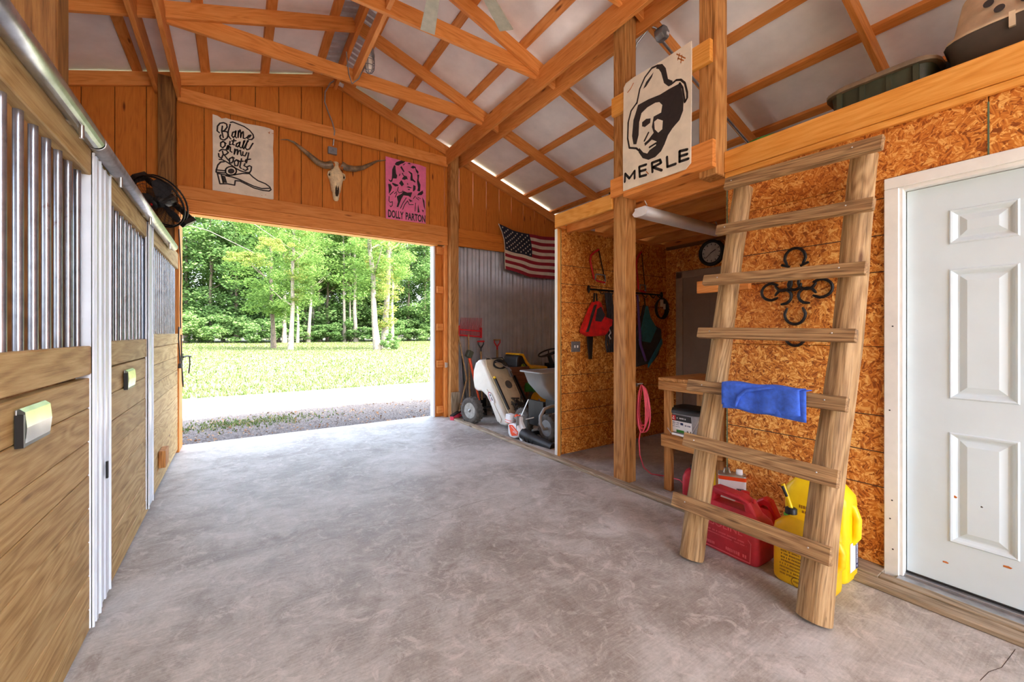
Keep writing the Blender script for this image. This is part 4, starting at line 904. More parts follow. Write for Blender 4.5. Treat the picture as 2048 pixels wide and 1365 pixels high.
MB().tube([(1.14, 4.55, 4.20), (1.10, 4.66, 4.10), (1.05, 4.74, 4.07), (1.02, 4.76, 4.18), (0.99, 4.74, 4.40)], 0.006, 6).build('cable', 'grey_plastic', cl)

jb = empty('junction_box', (3.12, 2.30, 3.9), 'grey box with angled conduit under the roof behind the hat sign', 'junction box')
MB().lathe([(0.055, 0), (0.062, 0.01), (0.062, 0.07), (0.055, 0.08)], 8, frame_T((3.11, 2.31, 3.955), (1, 0, -SL), (0, 0, 1))).build('box', 'grey_box', jb, bevel=0.006)
MB().box(3.115, 3.145, 2.222, 2.232, 3.93, 3.955).build('rating_label', 'label_white', jb)
MB().tube([(3.16, 2.30, 3.93), (3.9, 2.30, 3.66), (4.7, 2.30, 3.40)], 0.012, 8).build('conduit', 'galv', jb)
MB().tube([(3.08, 2.30, 4.01), (3.02, 2.32, 4.02), (2.995, 2.45, 3.93), (2.992, 2.50, 3.80)], 0.009, 8).build('whip', 'galv', jb)

# windmill ceiling fan, hub just above the frame
wf = empty('windmill_fan', (1.09, 2.37, 3.80), 'windmill ceiling fan, two of its beige blades reaching into view', 'ceiling fan')
for k in range(9):
    a = R(34.5 + 40 * k); T = Matrix.Translation((1.09, 2.37, 3.90)) @ Matrix.Rotation(a, 4, 'Z') @ Matrix.Rotation(R(9), 4, 'X')
    MB().prism([(0.22, -0.030), (0.99, -0.062), (0.99, 0.062), (0.22, 0.030)], -0.004, 0.004, T).build('blade', 'fan_blade', wf)
MB().lathe([(0.05, -0.08), (0.20, -0.06), (0.24, 0.0), (0.20, 0.05), (0.06, 0.08), (0.025, 0.1), (0.025, 0.22)], 20, Matrix.Translation((1.09, 2.37, 3.90))).build('motor_hub', 'galv', wf)

# black wall fan on the far left post
wfan = empty('wall_fan', (0, 0, 0), 'round black wall fan behind the track tube at far left', 'fan')
mb = MB()
for z in (-0.05, 0.05): mb.tube([(0.262 * math.cos(k * 0.2094), 0.262 * math.sin(k * 0.2094), z * 0.5) for k in range(30)], 0.010 if z > 0 else 0.008, 6, closed=True)
mb.build('guard_hoop', 'black_metal', wfan)
mb = MB()
for k in range(36):
    a = k * math.pi / 18; ca, sa = math.cos(a), math.sin(a)
    mb.tube([(0.05 * ca, 0.05 * sa, 0.10), (0.17 * ca, 0.17 * sa, 0.095), (0.25 * ca, 0.25 * sa, 0.06), (0.262 * ca, 0.262 * sa, 0.02)], 0.0016, 4, caps=False)
    mb.tube([(0.05 * ca, 0.05 * sa, -0.11), (0.17 * ca, 0.17 * sa, -0.10), (0.25 * ca, 0.25 * sa, -0.06), (0.262 * ca, 0.262 * sa, -0.02)], 0.0016, 4, caps=False)
for r, z in ((0.11, 0.10), (0.20, 0.085), (0.25, 0.06)): mb.tube([(r * math.cos(k * 0.2618), r * math.sin(k * 0.2618), z) for k in range(24)], 0.002, 4, closed=True)
mb.build('guard_wires', 'black_metal', wfan)
for k in range(3):
    T = Matrix.Rotation(k * 2.0944 + 0.5, 4, 'Z') @ Matrix.Rotation(R(24), 4, 'X')
    MB().prism([(0.04, -0.03), (0.12, -0.09), (0.21, -0.10), (0.240, -0.05), (0.240, 0.03), (0.20, 0.07), (0.10, 0.05), (0.04, 0.03)], -0.002, 0.002, T).build('blade', 'charcoal', wfan)
MB().lathe([(0.03, 0.05), (0.055, 0.04), (0.06, -0.02), (0.075, -0.05), (0.075, -0.13), (0.05, -0.15)], 20).build('motor', 'black', wfan)
bd = MB().lathe([(0.052, 0.098), (0.050, 0.106), (0.0, 0.108)], 20).build('badge', 'black', wfan)
MB().lathe([(0.012, 0.1085), (0.0, 0.110)], 10).build('red_dot', 'red', bd)
MB().box(-0.03, 0.03, 0.06, 0.30, -0.135, -0.115).box(-0.04, 0.04, 0.25, 0.305, -0.135, 0.02).build('upper_bracket', 'black', wfan)
MB().box(-0.03, 0.03, -0.30, -0.06, -0.135, -0.115).box(-0.035, 0.035, -0.305, -0.26, -0.135, 0.02).build('lower_bracket', 'black', wfan)
nz = Vector((-0.57, -0.76, -0.60)).normalized(); yv = Vector((-0.55, 0.1, 0.75)); xv = yv.cross(nz).normalized()
place(wfan, None, M4=frame_T((-0.675, 5.60, 2.690), xv, nz.cross(xv)))
hang = empty('fan_cord', (-0.50, 5.72, 1.2), 'thin black cord with plug looped on a hook beside the barn opening', 'cord')
MB().tube([(-0.53, 5.72, 2.45), (-0.515, 5.75, 2.0), (-0.52, 5.74, 1.6), (-0.515, 5.72, 1.36), (-0.51, 5.50, 1.38), (-0.505, 5.42, 1.25), (-0.505, 5.52, 1.10), (-0.50, 5.60, 1.02), (-0.50, 5.75, 0.85), (-0.50, 5.80, 0.72), (-0.50, 5.72, 0.80), (-0.50, 5.62, 1.18), (-0.505, 5.66, 1.30)], 0.006, 6).build('cable', 'black', hang)
MB().tube([(-0.505, 5.48, 1.12), (-0.50, 5.49, 0.98)], 0.005, 6).tube([(-0.50, 5.49, 1.0), (-0.50, 5.49, 0.95)], [0.012, 0.018], 8).build('plug', 'black', hang)
gl = empty('gate_latch', (-0.52, 6.10, 1.0), 'dark metal gate hook on the left jamb of the opening', 'latch')
MB().box(-0.536, -0.525, 6.02, 6.12, 1.00, 1.08).build('plate', 'black_metal', gl)
MB().tube([(-0.52, 6.05, 1.04), (-0.49, 6.10, 1.05), (-0.46, 6.16, 1.04)], 0.010, 8).tube([(-0.47, 6.14, 1.05), (-0.47, 6.16, 0.95), (-0.48, 6.15, 0.84)], 0.007, 6).build('hook', 'black_metal', gl)
tag(vboard('door_stop', -0.546, -0.50, 4.46, 4.66, 0.19, 0.33, 'post', None), 'small brown wood block fixed low on the far stall front', 'wood block')
for y, z, lab in ((1.875, 1.035, 'shiny bent metal card holder on the near stall door'), (3.28, 1.045, 'shiny metal card holder on the second stall door')):
    np_ = empty('card_holder', (-0.52, y, z - 0.06), lab, 'card holder', 'card holders on the stall doors'); X = -0.531 if y < 2.5 else -0.539
    MB().box(X, X + 0.004, y - 0.105, y + 0.105, z - 0.055, z + 0.055).build('back_plate', 'galv', np_, bevel=0.001)
    mb = MB(); prof = [(0.006, -0.05), (0.016, -0.046), (0.020, 0.0), (0.016, 0.045), (0.004, 0.056)]
    rings = [[(X + a, y + q, z + b) for a, b in prof] for q in (-0.09, -0.03, 0.03, 0.105)]
    for i in range(3):
        for k in range(4): mb.add([rings[i][k], rings[i][k + 1], rings[i + 1][k + 1], rings[i + 1][k]], [(0, 1, 2, 3)], True)
    mb.build('card_cover', 'shade_alum', np_)
    MB().box(X, X + 0.016, y - 0.105, y + 0.10, z - 0.056, z - 0.040).box(X, X + 0.018, y - 0.108, y - 0.096, z - 0.056, z + 0.04).build('lip', 'black_metal', np_)

# flag pinned to the steel wall
fg = empty('flag', (4.4, 5.93, 2.33), 'american flag pinned to the ribbed steel wall', 'flag')
def interp(tab, u):
    for (a, p), (b, q) in zip(tab, tab[1:]):
        if u <= b: return p + (q - p) * (u - a) / (b - a)
    return tab[-1][1]
def FS(u, v, off=0.0):
    xl = interp([(0, 3.678), (0.18, 3.745), (0.40, 3.798), (0.75, 3.808), (1, 3.822)], v)
    zt = interp([(0, 3.178), (0.19, 3.106), (0.44, 3.082), (0.64, 3.081), (0.9, 3.105), (1, 3.115)], u)
    zb = interp([(0, 2.424), (0.21, 2.373), (0.40, 2.325), (0.62, 2.316), (1, 2.33)], u)
    x = xl + (5.05 - xl) * u
    z = zt + (zb - zt) * v - 0.03 * math.sin(u * 9 + v * 3) * v * (1 - u) * (1 - v) * 2
    return (x, 5.905 - 0.014 * math.sin(u * 15 + v * 5) - 0.02 * math.sin(u * 3.1) - off, z)
def patch(mb, u0, u1, v0, v1, nu, nv, off=0.0):
    vs = [FS(u0 + (u1 - u0) * i / nu, v0 + (v1 - v0) * j / nv, off) for j in range(nv + 1) for i in range(nu + 1)]
    mb.add(vs, [(j * (nu + 1) + i, j * (nu + 1) + i + 1, (j + 1) * (nu + 1) + i + 1, (j + 1) * (nu + 1) + i) for j in range(nv) for i in range(nu)], True)
CU = 0.455
for k in range(13):
    mb = MB(); patch(mb, CU if k < 7 else 0.0, 1, k / 13, (k + 1) / 13, 26, 2); mb.build('stripe', 'flag_red' if k % 2 == 0 else 'flag_white', fg)
mb = MB(); patch(mb, 0.0, CU, 0, 7 / 13, 14, 8); cn = mb.build('canton', 'flag_blue', fg)
for r_ in range(9):
    for c_ in range(6 if r_ % 2 == 0 else 5):
        u = CU * (c_ * 2 + 1 + (r_ % 2)) / 12; v = 7 / 13 * (r_ + 1) / 10; p = Vector(FS(u, v, 0.003)); mb = MB()
        pts = [(p.x + (0.020 if k % 2 == 0 else 0.008) * math.sin(k * math.pi / 5), p.y, p.z + (0.020 if k % 2 == 0 else 0.008) * math.cos(k * math.pi / 5)) for k in range(10)]
        mb.add(pts, [list(range(10))]); mb.build('star', 'flag_white', cn)
mb = MB(); mb.tube([FS(0, v / 6, 0.001) for v in range(7)], 0.008, 5); mb.build('hem', 'flag_white', fg)

# ---- storage on the loft
tb = empty('storage_tote', (3.15, 0.80, 2.58), 'dark olive storage tote with a dusty lid on the loft', 'tote')
def rrect(L, W, n=24, e=5.0): return [(L / 2 * math.copysign(abs(math.cos(2 * math.pi * k / n)) ** (2 / e), math.cos(2 * math.pi * k / n)), W / 2 * math.copysign(abs(math.sin(2 * math.pi * k / n)) ** (2 / e), math.sin(2 * math.pi * k / n))) for k in range(n)]
def ring3(L, W, z, cx=0, cy=0, n=24, e=5.0): return [(cx + x, cy + y, z) for x, y in rrect(L, W, n, e)]
cx, cy = 3.26, 0.80
MB().loft([ring3(0.36, 0.42, 2.581, cx, cy), ring3(0.40, 0.47, 2.775, cx, cy)]).build('body', 'olive', tb)
for dy in (-0.17, -0.06, 0.06, 0.17): MB().box(cx - 0.205, cx - 0.185, cy + dy - 0.012, cy + dy + 0.012, 2.60, 2.775).build('rib', 'olive', tb)
MB().loft([ring3(0.45, 0.52, 2.776, cx, cy), ring3(0.45, 0.52, 2.795, cx, cy), ring3(0.40, 0.47, 2.815, cx, cy), ring3(0.38, 0.45, 2.812, cx, cy)]).build('lid', 'dusty_lid', tb)
MB().box(cx - 0.04, cx + 0.04, cy - 0.275, cy - 0.255, 2.74, 2.80).build('latch', 'black', tb)
pc = empty('pet_carrier', (3.25, 0.18, 2.58), 'tan and brown pet carrier with round vent holes at top right', 'pet carrier')
cx, cy = 3.22, 0.12
MB().loft([ring3(0.34, 0.66, 2.581, cx, cy), ring3(0.40, 0.74, 2.60, cx, cy), ring3(0.45, 0.80, 2.78, cx, cy), ring3(0.47, 0.83, 2.79, cx, cy)]).build('lower_shell', 'brown_plastic', pc)
top = MB().loft([ring3(0.47, 0.82, 2.792, cx, cy), ring3(0.47, 0.82, 2.805, cx, cy), ring3(0.43, 0.77, 2.81, cx, cy), ring3(0.38, 0.70, 3.00, cx, cy), ring3(0.30, 0.62, 3.06, cx, cy)]).build('upper_shell', 'tan', pc)
for i in range(4):
    for j in range(2):
        MB().lathe([(0.018, 0), (0.018, 0.003)], 14, frame_T((3.003 + j * 0.010, 0.33 - i * 0.08 + j * 0.035, 2.855 + j * 0.05), (0, -1, 0), (0.12, 0, 1))).build('vent_hole', 'label_black', top)
MB().box(2.985, 3.0, 0.28, 0.30, 2.74, 2.81).box(2.985, 3.0, 0.02, 0.04, 2.74, 2.81).build('side_clip', 'tan', pc)
gt = empty('boxed_garden_tool', (2.95, 3.0, 2.58), 'long green-handled tool lying on the loft edge at left', 'tool')
MB().tube([(2.93, 3.24, 2.610), (2.93, 2.70, 2.610)], 0.018, 8).build('handle', 'green', gt)
MB().box(2.90, 2.99, 2.62, 2.70, 2.582, 2.64).build('head', 'black_metal', gt, bevel=0.006)
gc = empty('green_garden_hose', (3.05, 1.35, 2.58), 'coil of green garden hose on the loft beside the tote', 'hose')
MB().tube([(3.05 + 0.12 * math.cos(k * 0.35), 1.38 + 0.16 * math.sin(k * 0.35), 2.592 + k * 0.0008) for k in range(48)], 0.011, 6).build('coil', 'green', gc)
# ================================================================== EQUIPMENT BAY
def wheel(T, Rr, w, root, rim='rim_steel', name='wheel', tire='dark_rubber', treads=22):
    ti = MB().lathe([(Rr * 0.56, -w * 0.40), (Rr * 0.74, -w * 0.5), (Rr * 0.90, -w * 0.46), (Rr * 0.985, -w * 0.30), (Rr, 0), (Rr * 0.985, w * 0.30), (Rr * 0.90, w * 0.46), (Rr * 0.74, w * 0.5), (Rr * 0.56, w * 0.40)], 32, T)
    for k in range(treads):
        a = 2 * math.pi * k / treads
        for s in (-1, 1):
            ti.box(Rr * 0.95, Rr * 1.015, -Rr * 0.05, Rr * 0.05, 0.02 * w if s > 0 else -w * 0.42, w * 0.42 if s > 0 else -0.02 * w, T @ Matrix.Rotation(a + (0.5 * math.pi / treads if s > 0 else 0), 4, 'Z'))
    o = ti.build(name, tire, root)
    r = MB().lathe([(Rr * 0.58, w * 0.42), (Rr * 0.54, w * 0.40), (Rr * 0.46, w * 0.16), (Rr * 0.34, w * 0.12), (Rr * 0.25, w * 0.30), (Rr * 0.14, w * 0.34), (Rr * 0.12, w * 0.46), (0.0, w * 0.46)], 28, T).build('rim', rim, o)
    MB().lathe([(Rr * 0.06, w * 0.46), (Rr * 0.06, w * 0.60), (0, w * 0.61)], 10, T).build('hub_cap', 'steel_hw', o)
    return o
# ---- sprayer: local x toward the camera, y up, z toward the aisle
SP = frame_T((2.86, 5.30, 0), (0.28, -0.96, 0), (0, 0, 1))
sp = empty('sprayer_tank', (2.86, 5.30, 0), 'white wheeled sprayer tank with mud-splashed deck and coiled hose', 'sprayer')
prof = [(-.03, .50), (-.055, .62), (-.05, .76), (-.005, .88), (.07, .935), (.13, .93), (.20, .84), (.40, .47), (.56, .20), (.64, .12), (.64, .06), (.58, .035), (.48, .04), (.40, .10), (.33, .26), (.24, .40), (.12, .475), (.03, .47)]
MB().prism(prof, -0.53, -0.05, SP).build('tank', 'tank', sp, bevel=0.030, seg=3)
# recessed rib on the side
MB().prism([(.18, .50), (.24, .52), (.52, .12), (.50, .07), (.44, .08), (.30, .34)], -0.052, -0.040, SP).build('side_rib', 'tank', sp, bevel=0.008)
dk = MB(); DV = Vector((.51, -.81)).normalized()
DT = SP @ frame_T((.155, .915, -0.29), (0, 0, -1), (-DV.x, -DV.y, 0))   # deck frame: x across, y up the slope, z out of the slope
dk.prism([(-.20, -.90), (.20, -.90), (.225, -.1), (.18, .02), (-.18, .02), (-.225, -.1)], 0.0, 0.014, DT); dk.build('deck', 'tank_dirty', sp, bevel=0.006)
MB().lathe([(0.062, 0.012), (0.062, 0.028), (0.05, 0.034), (0, 0.034)], 24, DT @ Matrix.Translation((0.05, -.42, 0))).build('filler_cap', 'dark_rubber', sp)
mb = MB()
for k in range(3): mb.tube([DT @ Vector((0.02 + (0.11 + k * 0.012) * math.cos(a), -0.10 + (0.055 + k * 0.010) * math.sin(a), 0.03 + k * 0.016)) for a in [q * 0.2618 for q in range(24)]], 0.009, 6, closed=True)
mb.build('hose_coil', 'black', sp)
mb = MB(); mb.tube([DT @ Vector(p) for p in ((-0.20, 0.06, 0.05), (0.10, -0.16, 0.07))], 0.006, 6); mb.build('spray_lance', 'steel_hw', sp)
gn = MB().tube([DT @ Vector(p) for p in ((0.10, -0.16, 0.07), (0.14, -0.20, 0.075), (0.17, -0.235, 0.07))], [0.018, 0.022, 0.016], 8)
gn.tube([DT @ Vector(p) for p in ((0.13, -0.19, 0.07), (0.115, -0.28, 0.07), (0.12, -0.33, 0.07))], [0.016, 0.014, 0.012], 8).tube([DT @ Vector(p) for p in ((0.165, -0.22, 0.07), (0.165, -0.32, 0.07), (0.12, -0.335, 0.07))], 0.006, 6)
gn.build('spray_gun', 'grey_plastic', sp)
mb = MB(); mb.tube([DT @ Vector(p) for p in ((-.18, .02, .02), (.18, .02, .02), (.225, -.12, .02), (.20, -.9, .02))], 0.010, 6); mb.build('deck_seal', 'black', sp)
bm_ = MB().box(-0.012, 0.012, -0.80, -0.30, 0.03, 0.055, DT @ Matrix.Translation((-0.20, 0, 0))).build('boom_arm', 'black_metal', sp)
MB().blob((0, 0, 0), (0.02, 0.02, 0.02), T=DT @ Matrix.Translation((-0.21, -0.30, 0.05))).build('boom_nozzle', 'yellow', bm_)
MB().box(-0.012, 0.012, -0.92, -0.30, 0.02, 0.045, DT @ Matrix.Translation((0.25, 0, 0))).build('boom_arm', 'black_metal', sp)
mb = MB()
for q in range(7): mb.tube([DT @ Vector((random.uniform(-.12, .14), random.uniform(-.88, -.62), random.uniform(.02, .10))) for _ in range(4)], 0.012, 6)
mb.build('pump_hoses', 'dark_rubber', sp); 
MB().box(-.05, .08, -.86, -.74, .01, .10, DT).build('pump', 'black_metal', sp, bevel=0.01)
lg = MB().prism([(0.085 * math.cos(k * 0.3927) * 1.0, 0.030 * math.sin(k * 0.3927)) for k in range(16)], 0, 0.002, SP @ Matrix.Translation((.335, .40, -.036)) @ Matrix.Rotation(R(-57), 4, 'Z')).build('logo_plate', 'label_white', sp)
MB().stroke([(0.09 * math.cos(k * 0.3927), 0.034 * math.sin(k * 0.3927)) for k in range(6, 14)], 0.010, 0.0025, SP @ Matrix.Translation((.335, .40, -.036)) @ Matrix.Rotation(R(-57), 4, 'Z')).build('red_swoosh', 'label_red', lg)
MB().print_row(-.055, .055, -.012, .026, 0.003, SP @ Matrix.Translation((.335, .40, -.036)) @ Matrix.Rotation(R(-57), 4, 'Z')).build('small_print', 'label_black', lg)
wheel(SP @ Matrix.Translation((0.0, 0.195, 0.02)), 0.195, 0.115, sp)
wheel(SP @ Matrix.Translation((0.0, 0.195, -0.60)), 0.195, 0.115, sp)
MB().tube([SP @ Vector((0, .195, .0)), SP @ Vector((0, .195, -.58))], 0.014, 8).build('axle', 'black_metal', sp)

# ---- lawn tractor facing right, half hidden
lt = empty('lawn_tractor', (0, 0, 0), 'green lawn tractor with a yellow and black seat behind the sprayer', 'lawn tractor')
for s in (-1, 1):
    wheel(Matrix.Translation((0, s * 0.27, 0.26)) @ Matrix.Rotation(R(90) * s * -1, 4, 'X'), 0.26, 0.17, lt, 'yellow_seat', treads=18)
for s in (-1, 1):
    wheel(Matrix.Translation((1.0, s * 0.25, 0.19)) @ Matrix.Rotation(R(90) * s * -1, 4, 'X'), 0.19, 0.13, lt, 'yellow_seat', treads=16)
MB().prism([(-.26, .50), (-.20, .60), (.22, .60), (.26, .46), (.62, .40), (.62, .34), (.2, .36), (-.26, .40)], -0.36, 0.36, frame_T((0, 0, 0), (1, 0, 0), (0, 0, 1))).build('fender_deck', 'green', lt, bevel=0.03)
MB().prism([(.66, .36), (.62, .72), (.72, .80), (1.15, .70), (1.25, .55), (1.25, .34)], -0.23, 0.23, frame_T((0, 0, 0), (1, 0, 0), (0, 0, 1))).build('hood', 'green', lt, bevel=0.04)
MB().box(-.1, 1.15, -.2, .2, .22, .40).build('chassis', 'black_metal', lt)
sb = MB().prism([(-.26, .66), (-.31, .80), (-.31, .93), (-.27, .98), (-.19, .97), (-.13, .85), (-.06, .76), (.28, .735), (.30, .66), (.0, .62), (-.2, .62)], -0.20, 0.20, frame_T((0, 0, 0), (1, 0, 0), (0, 0, 1))).build('seat_shell', 'black', lt, bevel=0.03, seg=3)
MB().prism([(-.285, .975), (-.26, 1.0), (-.18, .99), (-.10, .86), (-.03, .795), (.28, .775), (.31, .755), (.29, .725), (-.05, .745), (-.15, .84), (-.21, .955)], -0.205, 0.205, frame_T((0, 0, 0), (1, 0, 0), (0, 0, 1))).build('seat_cushion', 'yellow_seat', lt, bevel=0.025, seg=3)
em = MB().prism([(0.045 * math.cos(k * 0.785), 0.045 * math.sin(k * 0.785)) for k in range(8)], 0, 0.003, frame_T((-.20, -0.205, .79), (1, 0, 0), (0, 0, 1))).build('emblem', 'green', sb, bevel=0.0)
MB().stroke([(-.028, -.004), (-.01, .012), (.01, .004), (.028, -.012)], 0.008, 0.0036, frame_T((-.20, -0.205, .79), (1, 0, 0), (0, 0, 1))).stroke([(0.040 * math.cos(k * 0.785), 0.040 * math.sin(k * 0.785)) for k in range(9)], 0.005, 0.0036, frame_T((-.20, -0.205, .79), (1, 0, 0), (0, 0, 1))).stroke([(-.02, .02), (-.01, .012)], 0.006, 0.0036, frame_T((-.20, -0.205, .79), (1, 0, 0), (0, 0, 1))).build('emblem_mark', 'yellow', em)
ST = Matrix.Translation((.47, 0, .985)) @ Matrix.Rotation(R(-22), 4, 'Y')
MB().tube([ST @ Vector((0.17 * math.cos(k * 0.2618), 0.17 * math.sin(k * 0.2618), 0)) for k in range(24)], 0.014, 8, closed=True).tube([ST @ Vector((-.17, 0, 0)), ST @ Vector((0, 0, -.03)), ST @ Vector((.12, .12, 0))], 0.012, 6).tube([ST @ Vector((.12, -.12, 0)), ST @ Vector((0, 0, -.03))], 0.012, 6).build('steering_wheel', 'black', lt)
MB().tube([ST @ Vector((0, 0, -.02)), (.60, 0, .70)], [0.03, 0.05], 8).box(.52, .70, -.16, .16, .60, .80).build('dashboard', 'black', lt)
place(lt, (3.97, 5.52, 0), 0)

pn = empty('cabinet_panel', (3.5, 5.20, 0), 'dark brown framed wood panel leaning behind the sprayer', 'panel')
MB().box(3.42, 3.78, 5.195, 5.215, 0.0, 0.80).build('field', 'brown_panel', pn)
vboard('stile', 3.74, 3.785, 5.170, 5.194, 0.0, 0.80, 'brown_panel', pn); vboard('stile', 3.42, 3.465, 5.170, 5.194, 0, 0.80, 'brown_panel', pn)
xboard('rail', 3.465, 3.74, 5.170, 5.194, 0.755, 0.80, 'brown_panel', pn); xboard('rail', 3.465, 3.74, 5.170, 5.194, 0.0, 0.05, 'brown_panel', pn)

# ---- grey poly dump cart
ct = empty('dump_cart', (3.2, 4.05, 0), 'grey poly hopper cart half hidden by the partition', 'cart')
cx, cy = 3.38, 4.06
outer = [ring3(0.26, 0.26, 0.47, cx + .03, cy, e=10), ring3(0.34, 0.30, 0.50, cx + .03, cy, e=10), ring3(0.62, 0.37, 0.68, cx, cy, e=10), ring3(0.74, 0.41, 0.825, cx, cy, e=10), ring3(0.84, 0.46, 0.832, cx, cy, e=10), ring3(0.84, 0.46, 0.847, cx, cy, e=10), ring3(0.72, 0.40, 0.843, cx, cy, e=10), ring3(0.58, 0.34, 0.70, cx, cy, e=10), ring3(0.26, 0.24, 0.52, cx + .03, cy, e=10)]
MB().loft(outer).build('hopper', 'grey_tub', ct)
MB().tube([(3.55, 3.86, 0.42), (3.15, 3.86, 0.43), (3.05, 3.86, 0.41), (2.99, 3.86, 0.33), (2.99, 3.86, 0.24), (3.04, 3.86, 0.17), (3.12, 3.86, 0.17)], 0.020, 10).build('frame_tube', 'grey_tub', ct)
MB().tube([(2.93, 4.20, 0.24), (3.05, 4.18, 0.48)], 0.008, 6).tube([(2.93, 4.22, 0.22), (3.5, 3.95, 0.33)], 0.008, 6).build('brace_rod', 'steel_hw', ct)
hp = MB().box(2.86, 3.0, 4.17, 4.19, 0.09, 0.29).build('hitch_plate', 'grey_plastic', ct, bevel=0.012)
for dx in (2.89, 2.97): MB().lathe([(0.010, 0), (0.010, 0.006), (0, 0.007)], 8, frame_T((dx, 4.17, 0.12), (1, 0, 0), (0, 0, 1))).build('bolt', 'steel_hw', hp)
MB().box(2.90, 3.5, 4.02, 4.06, 0.07, 0.11).box(3.42, 3.46, 3.9, 4.3, 0.10, 0.47).box(3.10, 3.14, 3.95, 4.25, 0.16, 0.47).build('tongue', 'black_metal', ct)
wheel(Matrix.Translation((3.135, 3.88, 0.17)) @ Matrix.Rotation(R(-90), 4, 'Y'), 0.17, 0.10, ct, 'grey_plastic', treads=18)
wheel(Matrix.Translation((3.135, 4.40, 0.17)) @ Matrix.Rotation(R(-90), 4, 'Y'), 0.17, 0.10, ct, 'grey_plastic', treads=18)

# ---- leaf blower on the sill strip
lb = empty('leaf_blower', (2.93, 4.0, 0), 'orange and white leaf blower with a black nozzle on the floor', 'leaf blower')
BT = frame_T((2.90, 4.32, 0.03), (0.125, -0.99, -0.055), (0, 0, 1))   # local x along the nozzle, y up, z toward the aisle
MB().prism([(-.03, .02), (.0, -.02), (.09, -.02), (.17, .02), (.21, .10), (.14, .155), (.05, .165), (-.04, .13)], -0.055, 0.055, BT).build('housing', 'white_plastic', lb, bevel=0.018, seg=3)
cv = MB().prism([(-.01, .135), (.055, .145), (.16, .085), (.155, .035), (.055, .005), (.03, .03)], 0.052, 0.062, BT).build('orange_cover', 'orange', lb, bevel=0.004)
MB().text('STIHL', 0.034, 0.0635, BT @ Matrix.Translation((.112, .052, 0)) @ Matrix.Rotation(R(-8), 4, 'Z'), 'CENTER', 0.95, 0.012).build('lettering', 'white_plastic', cv)
MB().stroke([(.04, .125), (.15, .070)], 0.006, 0.0628, BT).build('pale_line', 'white_plastic', cv)
MB().prism([(.10, .14), (.12, .24), (.145, .265), (.165, .25), (.17, .20), (.25, .10), (.20, .07)], -0.022, 0.022, BT).build('handle_post', 'white_plastic', lb, bevel=0.008)
MB().tube([BT @ Vector((.125, .225, 0)), BT @ Vector((.02, .222, 0))], 0.018, 8).build('grip', 'grey_plastic', lb)
MB().box(-.10, .0, .14, .255, -.045, .045, BT).build('battery', 'white_plastic', lb, bevel=0.012)
MB().box(-.102, .0, .176, .182, -.047, .047, BT).box(-.102, .0, .148, .153, -.047, .047, BT).build('orange_stripe', 'orange', lb)
MB().prism([(.03, .24), (.06, .275), (.085, .255), (.085, .235)], -0.014, 0.014, BT).box(.10, .122, .235, .275, -.016, .016, BT).build('trigger', 'orange', lb)
MB().prism([(.15, .03), (.20, .02), (.255, -.055), (.215, -.06)], -0.04, 0.04, BT).build('foot', 'white_plastic', lb, bevel=0.008)
nzl = MB(); pts = [(.20, .065, 0), (.32, .048, 0), (.34, .046, 0), (.36, .044, 0), (.50, .032, 0), (.70, .022, 0)]
nzl.tube([BT @ Vector(p) for p in pts], [0.070, 0.066, 0.064, 0.060, 0.053, 0.047], 18); nz_ = nzl.build('nozzle', 'black', lb)
for xq, yq, rq in ((.29, .041, .0680), (.35, .032, .0635), (.41, .024, .0600)): MB().tube([BT @ Vector((xq - .006, yq + .001, 0)), BT @ Vector((xq + .006, yq - .001, 0))], rq, 18).build('ring', 'black_metal', nz_)

# ---- long tools against the steel wall
def dhandle(root, p, w, col, grip, s=1.0):
    x, y, z = p
    MB().tube([(x, y, z), (x, y, z + 0.05), (x - w, y, z + 0.12), (x - w, y, z + 0.17)], [0.016, 0.014, 0.010, 0.010], 8).tube([(x, y, z + 0.05), (x + w, y, z + 0.12), (x + w, y, z + 0.17)], [0.014, 0.010, 0.010], 8).build('yoke', col, root)
    MB().tube([(x - w - 0.012, y, z + 0.165), (x + w + 0.012, y, z + 0.165)], 0.014, 8).build('grip', grip, root)
rk = empty('manure_fork', (3.05, 5.85, 0), 'red plastic manure fork standing tines up against the steel wall', 'fork')
MB().tube([(3.03, 5.70, 0.0), (3.09, 5.88, 1.30)], 0.015, 8).build('handle', 'rung', rk)
MB().tube([(2.92, 5.88, 1.29), (3.32, 5.88, 1.26)], 0.014, 8).tube([(2.92, 5.87, 1.38), (3.32, 5.87, 1.35)], 0.012, 8).box(2.905, 2.925, 5.855, 5.90, 1.27, 1.44).box(3.31, 3.33, 5.855, 5.90, 1.24, 1.41).build('basket_frame', 'red', rk)
for k in range(16):
    x = 2.93 + k * 0.0255
    MB().tube([(x, 5.885, 1.285), (x, 5.87, 1.41), (x + 0.03, 5.90, 1.47), (x + 0.055, 5.93, 1.57)], [0.006, 0.006, 0.005, 0.004], 5).build('tine', 'red' if k in (0, 15) else 'red_dusty', rk)
s_ = empty('spade', (3.30, 5.8, 0), 'spade with a black D handle and red grip behind the tank', 'spade')
MB().tube([(3.25, 5.72, 0.25), (3.31, 5.86, 1.02)], 0.017, 8).build('shaft', 'rung', s_); dhandle(s_, (3.31, 5.86, 1.02), 0.05, 'black', 'red')
MB().prism([(-.09, .0), (.09, .0), (.08, .28), (-.08, .28)], 0, 0.006, frame_T((3.24, 5.70, 0.0), (1, 0, 0), (0, .08, 1))).build('blade', 'black_metal', s_)
s_ = empty('spade', (3.66, 5.8, 0), 'spade with a red Y yoke and wooden grip near the tractor seat', 'spade')
MB().tube([(3.66, 5.90, 0.25), (3.67, 5.935, 1.04)], 0.018, 8).build('shaft', 'rung', s_); dhandle(s_, (3.67, 5.935, 1.04), 0.055, 'red', 'rung')
